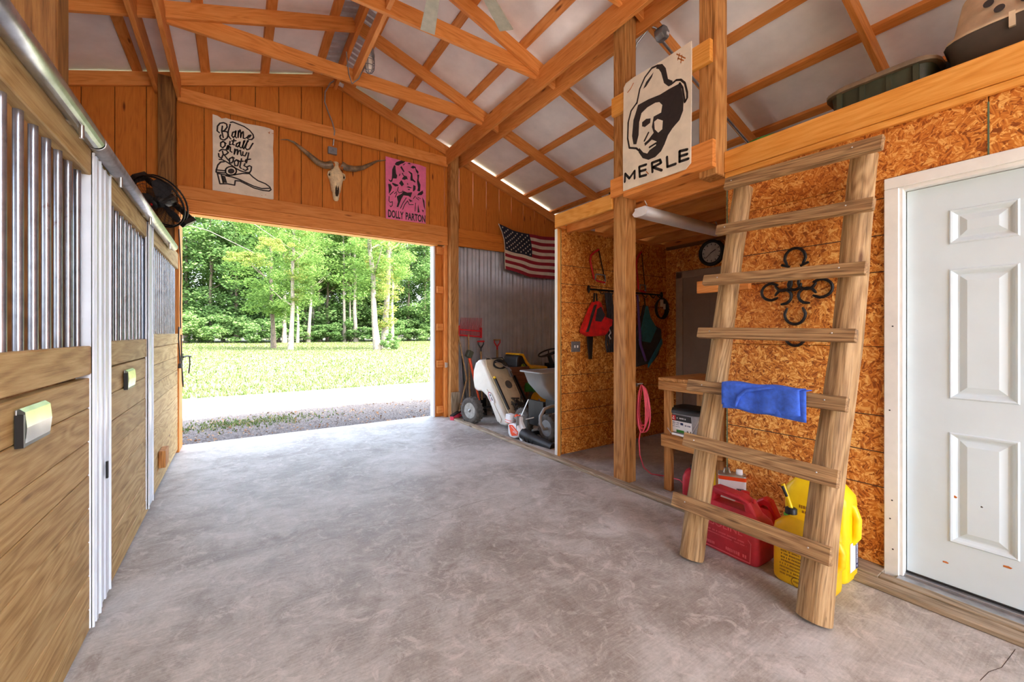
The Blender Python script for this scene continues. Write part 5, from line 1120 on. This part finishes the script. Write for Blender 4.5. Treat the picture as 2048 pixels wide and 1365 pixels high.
MB().prism([(-.09, .0), (.09, .0), (.08, .28), (-.08, .28)], 0, 0.006, frame_T((3.66, 5.90, 0.0), (1, 0, 0), (0, .02, 1))).build('blade', 'black_metal', s_)
s_ = empty('string_trimmer', (3.1, 5.6, 0), 'orange-shafted string trimmer with its motor up, leaning on the wall', 'trimmer')
MB().tube([(3.20, 5.62, 0.06), (3.07, 5.80, 0.92)], [0.012, 0.024], 8).build('shaft', 'orange', s_)
MB().box(-.05, .05, -.05, .05, 0, .12, Matrix.Translation((3.05, 5.82, 0.93)) @ Matrix.Rotation(R(24), 4, 'Y')).build('motor_housing', 'olive', s_, bevel=0.018)
MB().lathe([(0.05, 0), (0.06, 0.02), (0.04, 0.04)], 14, Matrix.Translation((3.20, 5.62, 0.03))).build('trimmer_head', 'black', s_)
s_ = empty('push_broom', (2.83, 5.75, 0), 'pink-bristled push broom on the floor beside the tyre', 'broom')
MB().tube([(2.86, 5.76, 0.07), (3.02, 5.80, 0.60), (2.90, 5.87, 1.32)], 0.013, 8).build('handle', 'rung', s_)
BX = frame_T((2.80, 5.73, 0.02), (0.80, 0.55, 0.12), (0, 0, 1))
MB().box(-.13, .16, .055, .075, -.03, .03, BX).build('head', 'black', s_)
for k in range(11): MB().box(-.13 + k * .026, -.13 + k * .026 + .022, -.01, .055, -.03, .03, BX).build('bristle_tuft', 'pink_broom', s_)
s_ = empty('long_handled_hoe', (2.98, 5.86, 0), 'dark-handled hoe leaning beside the manure fork', 'hoe')
MB().tube([(3.02, 5.80, 0.02), (3.00, 5.93, 0.95)], 0.013, 8).build('handle', 'black', s_)
MB().box(2.96, 3.08, 5.76, 5.79, 0.0, 0.07).build('blade', 'steel_hw', s_)
tag(vboard('leaning_board', 2.755, 2.90, 5.79, 5.81, 0.0, 0.40, 'sill', None), 'weathered board offcut standing against the far right post', 'board')
# ================================================================== ALCOVE THINGS
sw = empty('light_switch', (3.09, 3.36, 1.11), 'grey double light switch plate on the partition', 'light switch')
MB().box(3.03, 3.16, 3.358, 3.366, 1.11, 1.225).build('plate', 'grey_box', sw, bevel=0.003)
for x in (3.075, 3.115): MB().box(x - 0.005, x + 0.005, 3.346, 3.358, 1.155, 1.182).build('toggle', 'label_white', sw)
def bow_saw(label, x, z, w, h, tilt=0.0):
    s_ = empty('bow_saw', (x, 3.33, z), label, 'saw')
    T = frame_T((x, 3.335, z), (1, 0, 0), (0, 0, 1)) @ Matrix.Rotation(tilt, 4, 'Z')
    pts = [(w, 0, 0), (w * .45, .012, 0), (w * .2, .04, 0), (-.01, h * .62, 0), (0, h * .78, 0), (w * .2, h * .88, 0), (w * .55, h, 0)]
    MB().tube([T @ Vector(p) for p in pts], 0.011, 8).build('bow', 'red', s_)
    MB().prism([(w - .006, .03), (w + .010, .03), (w * .55 + .010, h), (w * .55 - .004, h)], -0.001, 0.001, T).build('blade', 'black_metal', s_)
    MB().tube([T @ Vector(p) for p in ((w * .25, .02, .012), (w * .3, .085, .012), (w * .95, .085, .012), (w, .01, .012))], 0.008, 6).build('hand_guard', 'grey_plastic', s_)
    MB().tube([T @ Vector((w, .03, 0)), T @ Vector((w, -.02, 0))], 0.007, 6).build('wing_bolt', 'steel_hw', s_)
bow_saw('red bow saw hung on the partition left of the square post', 3.30, 1.90, 0.22, 0.37)
bow_saw('red bow saw hung on the partition right of the square post', 4.08, 1.83, 0.155, 0.50)
hr = empty('coat_rail', (3.9, 3.33, 1.78), 'black bar with hooks mounted on the partition', 'hook rail')
MB().tube([(3.27, 3.335, 1.81), (4.56, 3.335, 1.81)], 0.011, 8).blob((3.265, 3.335, 1.81), (0.012, 0.022, 0.045)).blob((4.565, 3.335, 1.81), (0.012, 0.022, 0.045)).build('bar', 'black_metal', hr)
for k in range(8):
    x = 3.42 + k * 0.15
    MB().tube([(x, 3.335, 1.81), (x, 3.30, 1.77), (x, 3.27, 1.755), (x, 3.255, 1.78)], 0.006, 6).build('hook', 'black_metal', hr)
# red backpack-like halter bag
bgk = empty('red_bag', (3.30, 3.27, 1.30), 'red and black nylon bag hanging on the hook rail', 'bag')
T = frame_T((3.30, 3.33, 1.30), (1, 0, 0), (0, 0, 1))
MB().prism([(-.20, .02), (-.17, .10), (-.06, .30), (.0, .38), (.05, .36), (.12, .20), (.19, .14), (.18, .05), (.12, -.01), (-.10, -.02)], 0.0, 0.12, T).build('body', 'bright_red', bgk, bevel=0.035, seg=3)
MB().prism([(-.06, .15), (-.03, .28), (.03, .31), (.09, .22), (.05, .14)], 0.115, 0.126, T).build('mesh_panel', 'charcoal', bgk, bevel=0.005)
MB().prism([(-.03, .08), (.08, .20), (.20, .17), (.19, .10), (.08, .05)], 0.118, 0.140, T).build('pocket', 'bright_red', bgk, bevel=0.01)
MB().prism([(-.10, -.02), (-.02, -.02), (-.035, -.27), (-.075, -.27)], 0.03, 0.05, T).build('strap', 'black', bgk)
MB().tube([T @ Vector(p) for p in ((-.01, .36, .05), (.0, .46, .05), (.03, .46, .05), (.04, .35, .05))], 0.010, 6).build('hanging_loop', 'black', bgk)
MB().prism([(-.19, .03), (-.165, .03), (-.04, .33), (-.06, .32)], 0.10, 0.128, T).build('side_strap', 'charcoal', bgk)
ld = empty('lead_ropes', (3.47, 3.27, 1.15), 'bunch of dark straps and lead ropes hanging beside the red bag', 'ropes')
for k in range(4):
    x = 3.46 + k * 0.03
    MB().tube([(x, 3.27, 1.78), (x + 0.02, 3.25, 1.55), (x - 0.01 + 0.01 * k, 3.25, 1.20 + 0.03 * k), (x + 0.015, 3.25, 1.10)], 0.012, 6).build('strap', 'charcoal', ld)
MB().tube([(3.49, 3.235, 1.36), (3.51, 3.235, 1.32), (3.48, 3.235, 1.29), (3.51, 3.235, 1.25)], 0.008, 6).build('snap', 'steel_hw', ld)
tp = empty('saddle_pad', (4.2, 3.25, 0.88), 'teal and black saddle pad hanging folded on the hook rail', 'saddle pad')
T = frame_T((4.20, 3.30, 1.25), (1, 0, 0), (0, 0, 1))
MB().prism([(-.06, .42), (-.02, .40), (.02, .28), (.10, .18), (.25, .12), (.26, -.02), (.20, -.20), (.08, -.30), (-.22, -.34), (-.24, .0), (-.10, .30)], 0.0, 0.05, T).build('black_side', 'charcoal', tp, bevel=0.015)
MB().prism([(-.06, .40), (-.03, .40), (.02, .26), (.14, .13), (.02, -.05), (-.20, -.02)], 0.05, 0.062, T).build('teal_panel', 'teal', tp, bevel=0.004)
MB().prism([(-.03, -.36), (-.02, -.30), (.24, .0), (.25, -.06), (.10, -.24)], 0.05, 0.066, T).build('teal_panel', 'teal', tp, bevel=0.004)
MB().tube([T @ Vector(p) for p in ((-.045, .40, .03), (-.05, .50, .02))], 0.008, 6).build('hanging_loop', 'black', tp)
lr = empty('lead_rope', (3.98, 3.27, 0.95), 'purple patterned lead rope hanging right of the post', 'rope')
MB().tube([(4.00, 3.26, 1.78), (4.005, 3.24, 1.45), (4.02, 3.23, 1.18), (4.11, 3.225, 0.98)], [0.012, 0.016, 0.018, 0.014], 8).build('rope', 'purple', lr)
MB().tube([(4.00, 3.26, 1.78), (4.02, 3.25, 1.70)], 0.012, 6).build('chain', 'steel_hw', lr)
rc = empty('coiled_cable', (4.50, 3.30, 1.50), 'dark cable coil with paper tags at the end of the hook rail', 'cable')
for k in range(4): MB().tube([(4.49 + (0.10 + 0.006 * k) * math.cos(a), 3.30 - 0.012 * k, 1.63 + (0.12 + 0.004 * k) * math.sin(a)) for a in [q * 0.3142 for q in range(20)]], 0.008, 6, closed=True).build('loop', 'black', rc)
for dx, dz, w, h in ((-.06, .02, .06, .09), (.0, -.01, .045, .07)): MB().box(4.47 + dx, 4.47 + dx + w, 3.240, 3.243, 1.63 + dz, 1.63 + dz + h).build('paper_tag', 'sign_cream', rc)
ck = empty('wall_clock', (4.69, 2.72, 2.13), 'round wall clock with a dark rim over the alcove door', 'clock')
CT = frame_T((4.698, 2.73, 2.275), (0, -1, 0), (0, 0, 1))
MB().lathe([(0.158, 0), (0.158, 0.03), (0.145, 0.045), (0.125, 0.048), (0.118, 0.030), (0.118, 0.020)], 32, CT).build('rim', 'black', ck)
cf = MB().lathe([(0.118, 0.020), (0.0, 0.0205)], 32, CT).build('dial', 'clock_face', ck)
for k in range(12):
    a = R(30 * k); MB().box(-.004, .004, 0.090, 0.108, 0.021, 0.0225, CT @ Matrix.Rotation(a, 4, 'Z')).build('hour_mark', 'label_black', cf)
for ang, L, w, nm in ((R(-62) + math.pi * 0, .06, .009, 'hour_hand'), (R(130), .095, .006, 'minute_hand')): MB().box(-w / 2, w / 2, -.015, L, 0.0235, 0.0250, CT @ Matrix.Rotation(ang, 4, 'Z')).build(nm, 'label_black', ck)
sl = empty('shop_light', (3.5, 2.35, 2.31), 'white wraparound shop light hung under the loft joists', 'light fixture')
prof = [(-.055, .075), (-.055, .055), (-.080, .03), (-.062, .005), (-.03, -.002), (.03, -.002), (.062, .005), (.080, .03), (.055, .055), (.055, .075)]
MB().loft([[(x, 2.30 + a, 2.315 + b) for a, b in prof] for x in (2.86, 4.10)]).build('housing', 'label_white', sl)
for x in (2.852, 4.102): MB().prism(prof, 0, 0.008, frame_T((x + 0.0, 2.30, 2.315), (0, 1, 0), (0, 0, 1))).build('end_cap', 'white_plastic', sl)
for x in (2.93, 4.02): MB().tube([(x, 2.30, 2.39), (x + 0.02, 2.30, 2.42), (x - 0.015, 2.30, 2.46)], 0.005, 6).build('hook', 'steel_hw', sl)

# ---- work bench in the alcove
wbch = empty('work_bench', (3.2, 1.9, 0), 'small wooden bench with a lower shelf in the tack alcove', 'bench')
for k in range(3): xboard('top_slat', 2.945, 3.55, 1.632 + k * 0.186, 1.632 + k * 0.186 + 0.182, 0.918, 0.944, 'post', wbch)
yboard('apron', 2.945, 2.983, 1.632, 2.186, 0.842, 0.916, 'post', wbch); yboard('apron', 3.50, 3.54, 1.632, 2.186, 0.842, 0.916, 'post', wbch)
yboard('shelf_front', 2.945, 2.983, 1.632, 2.160, 0.372, 0.472, 'post', wbch)
for k in range(3): xboard('shelf_slat', 2.985, 3.50, 1.640 + k * 0.172, 1.640 + k * 0.172 + 0.166, 0.448, 0.472, 'post', wbch)
for x in (2.985, 3.46):
    for y in (2.09, 1.64): vboard('leg', x, x + 0.04, y, y + 0.07, 0, 0.915, 'post', wbch)
bx = empty('screw_tub', (3.10, 2.0, 0.473), 'clear tub of screws with a black lid on the bench shelf', 'tub')
cx, cy = 3.12, 2.0
MB().loft([ring3(0.20, 0.24, 0.474, cx, cy, e=7), ring3(0.235, 0.275, 0.655, cx, cy, e=7)]).build('body', 'clear', bx)
MB().loft([ring3(0.265, 0.305, 0.656, cx, cy, e=7), ring3(0.265, 0.305, 0.675, cx, cy, e=7), ring3(0.23, 0.27, 0.70, cx, cy, e=7), ring3(0.21, 0.25, 0.698, cx, cy, e=7)]).build('lid', 'black', bx)
LT = frame_T((3.012, 2.105, 0.50), (0, -1, 0), (-0.095, 0, 1))
lb_ = MB().box(0, .19, .0, .145, 0, .003, LT).build('label_panel', 'label_white', bx)
MB().box(0, .19, .095, .145, .003, .004, LT).build('black_band', 'label_black', lb_); MB().box(.01, .05, .10, .14, .004, .005, LT).build('red_square', 'label_red', lb_)
MB().print_row(.018, .042, .121, .012, .0054, LT).print_row(.018, .042, .106, .012, .0054, LT).print_row(.062, .145, .114, .012, .0054, LT).build('small_print', 'label_white', lb_)
MB().box(.09, .115, .066, .084, .003, .004, LT).print_row(.01, .08, .074, .009, .0036, LT).print_row(.01, .08, .060, .006, .0036, LT).print_row(.13, .18, .060, .012, .0036, LT).print_row(.01, .085, .044, .006, .0036, LT).build('label_print', 'label_navy', lb_)
MB().box(.05, .12, .0, .022, .003, .004, LT).build('green_patch', 'green', lb_)
MB().print_row(.145, .182, .006, .020, .0036, LT).build('bar_pattern', 'label_black', lb_)
MB().tube([(3.03, 2.13, 0.62), (2.985, 2.12, 0.52), (2.975, 2.08, 0.49), (2.975, 1.95, 0.485), (2.985, 1.90, 0.52), (3.03, 1.87, 0.62)], 0.004, 6).build('bail_handle', 'steel_hw', bx)
MB().tube([(2.975, 2.07, 0.489), (2.975, 1.96, 0.486)], 0.010, 8).build('bail_grip', 'label_white', bx)

pcd = empty('extension_cord', (2.97, 2.35, 0), 'pink extension cord coiled on the post with its tail on the floor', 'cord')
for k in range(7):
    w = 0.045 + 0.012 * (k % 4); z0, z1 = 0.86 - 0.004 * k, 0.44 + 0.03 * (k % 3)
    pts = [(2.957 + 0.006 * k, 2.365 + w * math.sin(a) * (1 - 0.25 * math.cos(a)) * 0.9, (z0 + z1) / 2 + (z0 - z1) / 2 * math.cos(a)) for a in [q * 0.2618 for q in range(24)]]
    MB().tube(pts, 0.006, 6, closed=True).build('coil_loop', 'pink', pcd)
MB().tube([(2.97, 2.38, 0.50), (2.965, 2.40, 0.36), (3.00, 2.42, 0.22), (3.08, 2.44, 0.09), (3.16, 2.42, 0.02), (3.25, 2.33, 0.008), (3.27, 2.20, 0.008), (3.16, 2.06, 0.012), (3.02, 1.98, 0.06)], 0.006, 6).build('tail', 'pink', pcd)
MB().box(2.95, 2.957, 2.40, 2.43, 0.84, 0.87).tube([(2.94, 2.40, 0.865), (2.99, 2.38, 0.868)], 0.006, 6).build('hanging_hook', 'steel_hw', pcd)

def rcan(name, label, cx, cy, L, D, hts, mat, cat, z0=0.0, rz=0.0, e=5.0):
    root = empty(name, (0, 0, 0), label, cat)
    MB().loft([ring3(L * a, D * b, z, 0, 0, 28, e) for a, b, z in hts]).build('body', mat, root)
    return root
# far red can under the bench
g = rcan('fuel_can', 'small red fuel can with a black cap under the bench', 0, 0, 0.18, 0.16, [(.9, .9, 0), (1, 1, .02), (1, 1, .16), (.8, .8, .20), (.4, .4, .22)], 'red_dusty', 'fuel can')
MB().lathe([(.03, .215), (.03, .25), (.0, .252)], 12).build('cap', 'black', g); MB().tube([(-.06, 0, .19), (-.04, 0, .24), (.0, 0, .25)], .010, 6).build('handle', 'red_dusty', g)
place(g, (3.06, 1.93, 0), 0.4)
ys_ = empty('yellow_stand', (3.1, 1.78, 0), 'yellow plastic stand under the bench', 'stand')
for dx in (0, .16): MB().box(3.02 + dx, 3.05 + dx, 1.70, 1.76, 0, 0.34).build('leg', 'yellow', ys_, bevel=0.006)
MB().box(3.0, 3.23, 1.69, 1.84, 0.34, 0.365).build('top', 'yellow', ys_, bevel=0.006)
wp = empty('white_pail', (3.25, 1.70, 0), 'white plastic pail under the bench behind the ladder', 'pail')
MB().lathe([(.0, .0), (.10, .0), (.115, .02), (.12, .26), (.128, .27), (.128, .29), (.11, .295)], 24, Matrix.Translation((3.36, 1.78, 0))).build('body', 'label_white', wp)
MB().tube([(3.36 + .12 * math.cos(a), 1.78, .27 - .10 * math.sin(a)) for a in [k * .314 for k in range(11)]], .004, 6).build('bail_handle', 'steel_hw', wp)

# ---- fuel cans behind the ladder
g = rcan('gasoline_can', 'dusty red gasoline can with raised lettering behind the left ladder leg', 0, 0, 0.40, 0.21, [(.93, .88, 0), (1, 1, .02), (1, 1, .20), (.97, .93, .225), (.80, .62, .262), (.74, .45, .275)], 'red_dusty', 'fuel can', e=7)
MB().prism([(-.15, .24), (-.16, .28), (-.13, .345), (-.10, .36), (.06, .355), (.12, .33), (.165, .26), (.16, .23), (.10, .25), (.085, .315), (-.085, .32), (-.105, .25)], -.045, .045, frame_T((0, 0, 0), (1, 0, 0), (0, 0, 1))).build('handle', 'red_dusty', g, bevel=0.015, seg=3)
MB().text('GASOLINE', 0.062, 0, frame_T((-.02, -.1065, .155), (1, 0, 0), (0, 0, 1)), 'CENTER', 0.95, 0.01).build('raised_lettering', 'red_relief', g)
MB().stroke([(-.17, .02), (.16, .02), (.165, .13), (.15, .145)], .006, 0, frame_T((0, -.1062, 0), (1, 0, 0), (0, 0, 1))).print_row(-.16, .14, .118, .010, 0, frame_T((0, -.1064, 0), (1, 0, 0), (0, 0, 1))).print_row(-.16, .14, .102, .008, 0, frame_T((0, -.1064, 0), (1, 0, 0), (0, 0, 1))).print_row(-.10, -.05, .035, .018, 0, frame_T((0, -.1064, 0), (1, 0, 0), (0, 0, 1))).print_row(.02, .14, .035, .020, 0, frame_T((0, -.1064, 0), (1, 0, 0), (0, 0, 1))).build('raised_border', 'red_relief', g)
MB().lathe([(.028, 0), (.028, .05), (.034, .052), (.034, .08), (0, .082)], 14, Matrix.Translation((-.165, 0, .25)) @ Matrix.Rotation(R(-25), 4, 'Y')).build('cap', 'black', g)
MB().lathe([(.012, 0), (.012, .02), (0, .022)], 10, Matrix.Translation((.125, 0, .325))).build('vent_plug', 'red', g)
place(g, (2.50, 1.325, 0), R(-92))
g = rcan('gasoline_can', 'brighter red can with a green collar, hidden behind the dusty one', 0, 0, 0.28, 0.16, [(.93, .88, 0), (1, 1, .02), (1, 1, .17), (.8, .7, .22), (.7, .5, .235)], 'red', 'fuel can', e=6)
MB().prism([(.0, .20), (.02, .27), (.06, .30), (.10, .29), (.15, .18), (.12, .17), (.08, .25), (.05, .25), (.035, .20)], -.03, .03, frame_T((0, 0, 0), (1, 0, 0), (0, 0, 1))).build('handle', 'red', g, bevel=0.012)
cl_ = MB().lathe([(.026, 0), (.026, .03), (0, .032)], 12, Matrix.Translation((-.06, 0, .262))).build('cap', 'red', g); MB().lathe([(.030, .0), (.034, .006), (.030, .012)], 14, Matrix.Translation((-.06, 0, .252))).build('collar', 'lime', g)
MB().lathe([(.028, 0), (.026, .025)], 12, Matrix.Translation((-.06, 0, .228))).build('neck', 'red', g)
place(g, (2.72, 1.30, 0), R(-90))
g = empty('solvent_tin', (0, 0, 0), 'white and orange rectangular solvent tin behind the red cans', 'tin')
MB().loft([ring3(.17, .10, 0, e=9), ring3(.17, .10, .265, e=9)]).build('body', 'label_white', g); MB().loft([ring3(.172, .102, .265, e=9), ring3(.172, .102, .290, e=9)]).build('orange_band', 'orange', g)
MB().loft([ring3(.174, .104, .290, e=9), ring3(.174, .104, .296, e=9), ring3(.155, .09, .300, e=9)]).build('top', 'tin', g)
MB().lathe([(.020, .30), (.022, .302), (.020, .33), (0, .332)], 14, Matrix.Translation((.045, 0, 0))).build('cap', 'label_white', g)
MB().tube([(-.05, 0, .30), (-.045, .0, .33), (-.02, 0, .335), (-.012, 0, .30)], .006, 6).build('handle', 'tin', g)
MB().stroke([(-.06, .19), (-.045, .205), (-.03, .19), (-.045, .175), (-.06, .19)], .004, 0, frame_T((0, -.0515, 0), (1, 0, 0), (0, 0, 1))).stroke([(-.02, .19), (-.005, .205), (.01, .19), (-.005, .175), (-.02, .19)], .004, 0, frame_T((0, -.0515, 0), (1, 0, 0), (0, 0, 1))).print_row(.02, .07, .20, .016, 0, frame_T((0, -.0515, 0), (1, 0, 0), (0, 0, 1))).print_row(.02, .07, .175, .008, 0, frame_T((0, -.0515, 0), (1, 0, 0), (0, 0, 1))).print_row(.02, .07, .155, .006, 0, frame_T((0, -.0515, 0), (1, 0, 0), (0, 0, 1))).build('label_print', 'label_black', g)
place(g, (2.86, 1.52, 0.038), R(-60))
def diesel(label, L, D, Hh, mat, spout, loc, rz, low):
    g = rcan('diesel_can', label, 0, 0, L, D, [(.90, .90, 0), (.98, .98, .012), (1, 1, .03), (1, 1, Hh * .78), (.97, .95, Hh * .86), (.70, .75, Hh * .96), (.50, .6, Hh)], mat, 'fuel can', e=6)
    MB().tube([(L * .36, 0, Hh * .80), (L * .50, 0, Hh * .76), (L * .555, 0, Hh * .66), (L * .545, 0, Hh * .48), (L * .46, 0, Hh * .40)], .020, 10).build('handle', mat, g)
    if spout:
        MB().lathe([(.030, 0), (.034, .01), (.034, .018), (.028, .022)], 16, Matrix.Translation((-L * .27, 0, Hh * .93))).build('collar', 'lime', g)
        MB().lathe([(.028, .02), (.028, .05), (.018, .055)], 16, Matrix.Translation((-L * .27, 0, Hh * .93))).build('spout_nut', 'black', g)
        MB().tube([(-L * .27, 0, Hh * .93 + .05), (-L * .42, 0, Hh * .93 + .17)], .011, 8).build('spout', 'yellow', g)
        MB().tube([(-L * .33, -.01, Hh * .93 + .11), (-L * .41, -.012, Hh * .93 + .16)], .008, 6).build('spout_clip', 'black', g)
    else:
        MB().lathe([(.030, 0), (.030, .03), (0, .034)], 14, Matrix.Translation((-L * .28, 0, Hh * .95))).build('cap', 'yellow', g)
        MB().tube([(-L * .38, 0, Hh * .95), (-L * .28, -.03, Hh * .96), (-L * .15, 0, Hh * .97)], .006, 6).build('tether', 'black', g)
    FT = frame_T((0, -D * .5 - .0006, 0), (1, 0, 0), (0, 0, 1)); mb = MB()
    for k in range(9): mb.print_row(-L * .34, L * .22 - (k % 3) * .012, Hh * .52 - k * .017, .010, 0, FT, k)
    for k in range(2): mb.print_row(-L * .22, L * .26, Hh * .66 - k * .028, .020, 0, FT, 20 + k)
    mb.stroke([(-L * .05 + .024 * math.cos(q * .524), Hh * .08 + .024 * math.sin(q * .524)) for q in range(13)], .004, 0, FT).print_row(-L * .05 - .014, -L * .05 + .014, Hh * .08 - .006, .012, 0, FT, 40)
    mb.build('raised_lettering', 'amber', g)
    if low:
        lt_ = frame_T((L * .5 + .0008, 0, Hh * .12), (0, 1, 0), (0, 0, 1))
        lo = MB().box(-.05, .06, 0, .15, 0, .001, lt_).build('paper_label', 'label_white', g); MB().box(.025, .06, 0, .15, .001, .0018, lt_).build('navy_band', 'label_navy', lo)
        MB().print_row(.01, .14, -.006, .014, .0024, lt_ @ Matrix.Translation((.042, 0, 0)) @ Matrix.Rotation(R(90), 4, 'Z')).build('label_print', 'label_white', lo)
    place(g, loc, rz); return g
diesel('front yellow diesel can with a black and yellow spout behind the ladder leg', 0.27, 0.17, 0.345, 'yellow_dirty', True, (2.475, 0.925, 0), R(-90), False)
diesel('tall yellow diesel can against the strand board wall', 0.30, 0.19, 0.51, 'yellow', False, (2.70, 0.945, 0), R(-90), True)

# ---- log ladder with its towel
ldr = empty('log_ladder', (2.2, 1.1, 0), 'log ladder with seven board rungs leaning on the loft', 'ladder')
def pole(a, b, ra, rb, seed):
    a, b = Vector(a), Vector(b); x = (b - a); L = x.length; rnd = random.Random(seed); mb = MB(); rings = []
    n, m = 18, 30; ph = [rnd.uniform(0, 6.28) for _ in range(6)]
    for i in range(m + 1):
        f = i / m; r = ra + (rb - ra) * f; wob = Vector((0, 0.006 * math.sin(f * 9 + ph[0]), 0.006 * math.sin(f * 7 + ph[1])))
        rings.append([Vector((f * L, 0, 0)) + wob + Vector((0, math.cos(2 * math.pi * k / n), math.sin(2 * math.pi * k / n))) * r * (1 + 0.02 * math.sin(3 * 2 * math.pi * k / n + f * 5 + ph[2]) + 0.014 * math.sin(f * 40 + ph[3] + k)) for k in range(n)])
    mb.loft(rings, True, True)
    o = mb.build('rail_pole', 'pole', ldr, origin=(0, 0, 0)); q = x.to_track_quat('X', 'Z')
    o.location = a - WORLD[ldr.name]; o.rotation_euler = q.to_euler()
pole((2.203, 1.405, 0), (2.832, 1.434, 2.285), 0.067, 0.058, 1)
pole((2.197, 0.792, 0), (2.832, 0.783, 2.270), 0.070, 0.060, 2)
RUNGS = [((2.733, 1.493, 2.313), (2.725, 0.678, 2.281), 0.078), ((2.645, 1.501, 1.993), (2.635, 0.69, 1.957), 0.066), ((2.553, 1.537, 1.659), (2.544, 0.695, 1.628), 0.066), ((2.458, 1.517, 1.316), (2.454, 0.707, 1.3), 0.064), ((2.368, 1.529, 0.988), (2.365, 0.715, 0.979), 0.07), ((2.279, 1.498, 0.666), (2.274, 0.719, 0.647), 0.082), ((2.183, 1.508, 0.32), (2.184, 0.717, 0.323), 0.08)]
for i, (a, b, h) in enumerate(RUNGS):
    a, b = Vector(a) + Vector((-.006, 0, 0)), Vector(b) + Vector((-.006, 0, 0))
    rg = board('rung', a, b, h, 0.036, (0.276, 0, 1), 'rung', ldr, 0.004)
    for y in (1.405 + 0.012 * a.z, 0.79):
        for dz in (-.012, .012):
            f = (y + dz - a.y) / (b.y - a.y); p = a.lerp(b, f)
            MB().lathe([(.004, 0), (.003, .003), (0, .0035)], 8, Matrix.Translation((-(0.018), 0, 0)) @ frame_T((p.x, p.y, p.z + dz), (0, -1, 0), (0, 0, 1))).build('nail', 'steel_hw', ldr)
brk = tag(yboard('wood_bracket', 2.885, 2.925, 1.42, 1.80, 1.615, 1.705, 'frame', None), 'short orange board end sticking past the wall corner behind the ladder', 'board')
# blue towel folded over the fifth rung
tw = empty('towel', (2.361, 1.14, 0.83), 'blue towel folded over a ladder rung', 'towel')
def cloth(u0, u1, zt, zf, xf, sag, seed, name):
    rnd = random.Random(seed); mb = MB(); nu, nv = 30, 12; vs = []
    for j in range(nv + 1):
        for i in range(nu + 1):
            f = i / nu; y = u0 + (u1 - u0) * f; t_ = j / nv
            drop = (zt - zf(f)) * max(0, (t_ - 0.25) / 0.75)
            xx = 2.396 - 0.062 * min(1, t_ / 0.25) if t_ < 0.25 else xf - 0.010 * math.sin(f * 19 + seed) * (t_ - .2) - 0.008 * math.sin(f * 8 + 2 * t_)
            vs.append((xx, y, zt - drop + 0.004 * math.sin(f * 12)))
    mb.add(vs, [(j * (nu + 1) + i, j * (nu + 1) + i + 1, (j + 1) * (nu + 1) + i + 1, (j + 1) * (nu + 1) + i) for j in range(nv) for i in range(nu)], True)
    o = mb.build(name, 'blue', tw); m_ = o.modifiers.new('thick', 'SOLIDIFY'); m_.thickness = 0.004; return o
cloth(1.285, 0.872, 1.026, lambda f: 0.885 - 0.012 * f, 2.334, 0, 1, 'lower_fold')
cloth(1.289, 0.897, 1.030, lambda f: 0.905 - 0.02 * math.sin(f * 3), 2.323, 0, 3, 'upper_fold')
mb = MB(); mb.tube([(2.313, 1.21, 0.905), (2.309, 1.19, 0.96), (2.313, 1.15, 1.00), (2.319, 1.06, 1.02), (2.326, 0.99, 1.03)], [.006, .010, .010, .008, .004], 8); mb.build('crease', 'blue', tw)

# ---- horseshoe cross on the strand board
hc = empty('horseshoe_cross', (2.925, 1.155, 1.25), 'cross welded from dark horseshoes on the strand board wall', 'wall art')
def shoe(y, z, ang, s=1.0):
    pts = []
    for k in range(15):
        a = R(-128 + 256 * k / 14); r = 0.058 * s
        pts.append((r * math.sin(a) * (1.0 if abs(a) < 1.9 else 0.92), r * math.cos(a) * 1.12))
    pts = [(pts[0][0] - .030 * s, pts[0][1] - .008 * s)] + pts + [(pts[-1][0] + .030 * s, pts[-1][1] - .008 * s)] if s < 0 else pts
    ca, sa = math.cos(ang), math.sin(ang)
    w = [(2.918, y - (p * ca - q * sa), z + (p * sa + q * ca)) for p, q in pts]
    MB().tube(w, [.006] + [.009] * (len(w) - 2) + [.006], 8).build('horseshoe', 'black_metal', hc)
shoe(1.155, 1.785, 0); shoe(1.155, 1.625, 0 + math.pi * 0.5 + .9, .6); shoe(1.29, 1.585, R(90), .95); shoe(1.02, 1.585, R(-90), .95)
shoe(1.225, 1.545, R(-60), .8); shoe(1.085, 1.545, R(60), .8); shoe(1.225, 1.635, R(-120), .8); shoe(1.085, 1.635, R(120), .8)
shoe(1.155, 1.435, R(180), 1.0); shoe(1.155, 1.296, R(180), .95)
for s in (-1, 1): MB().tube([(2.918, 1.155 + s * .03, 1.735), (2.916, 1.155 + s * .075, 1.752)], .008, 6).build('shoe_heel', 'black_metal', hc)
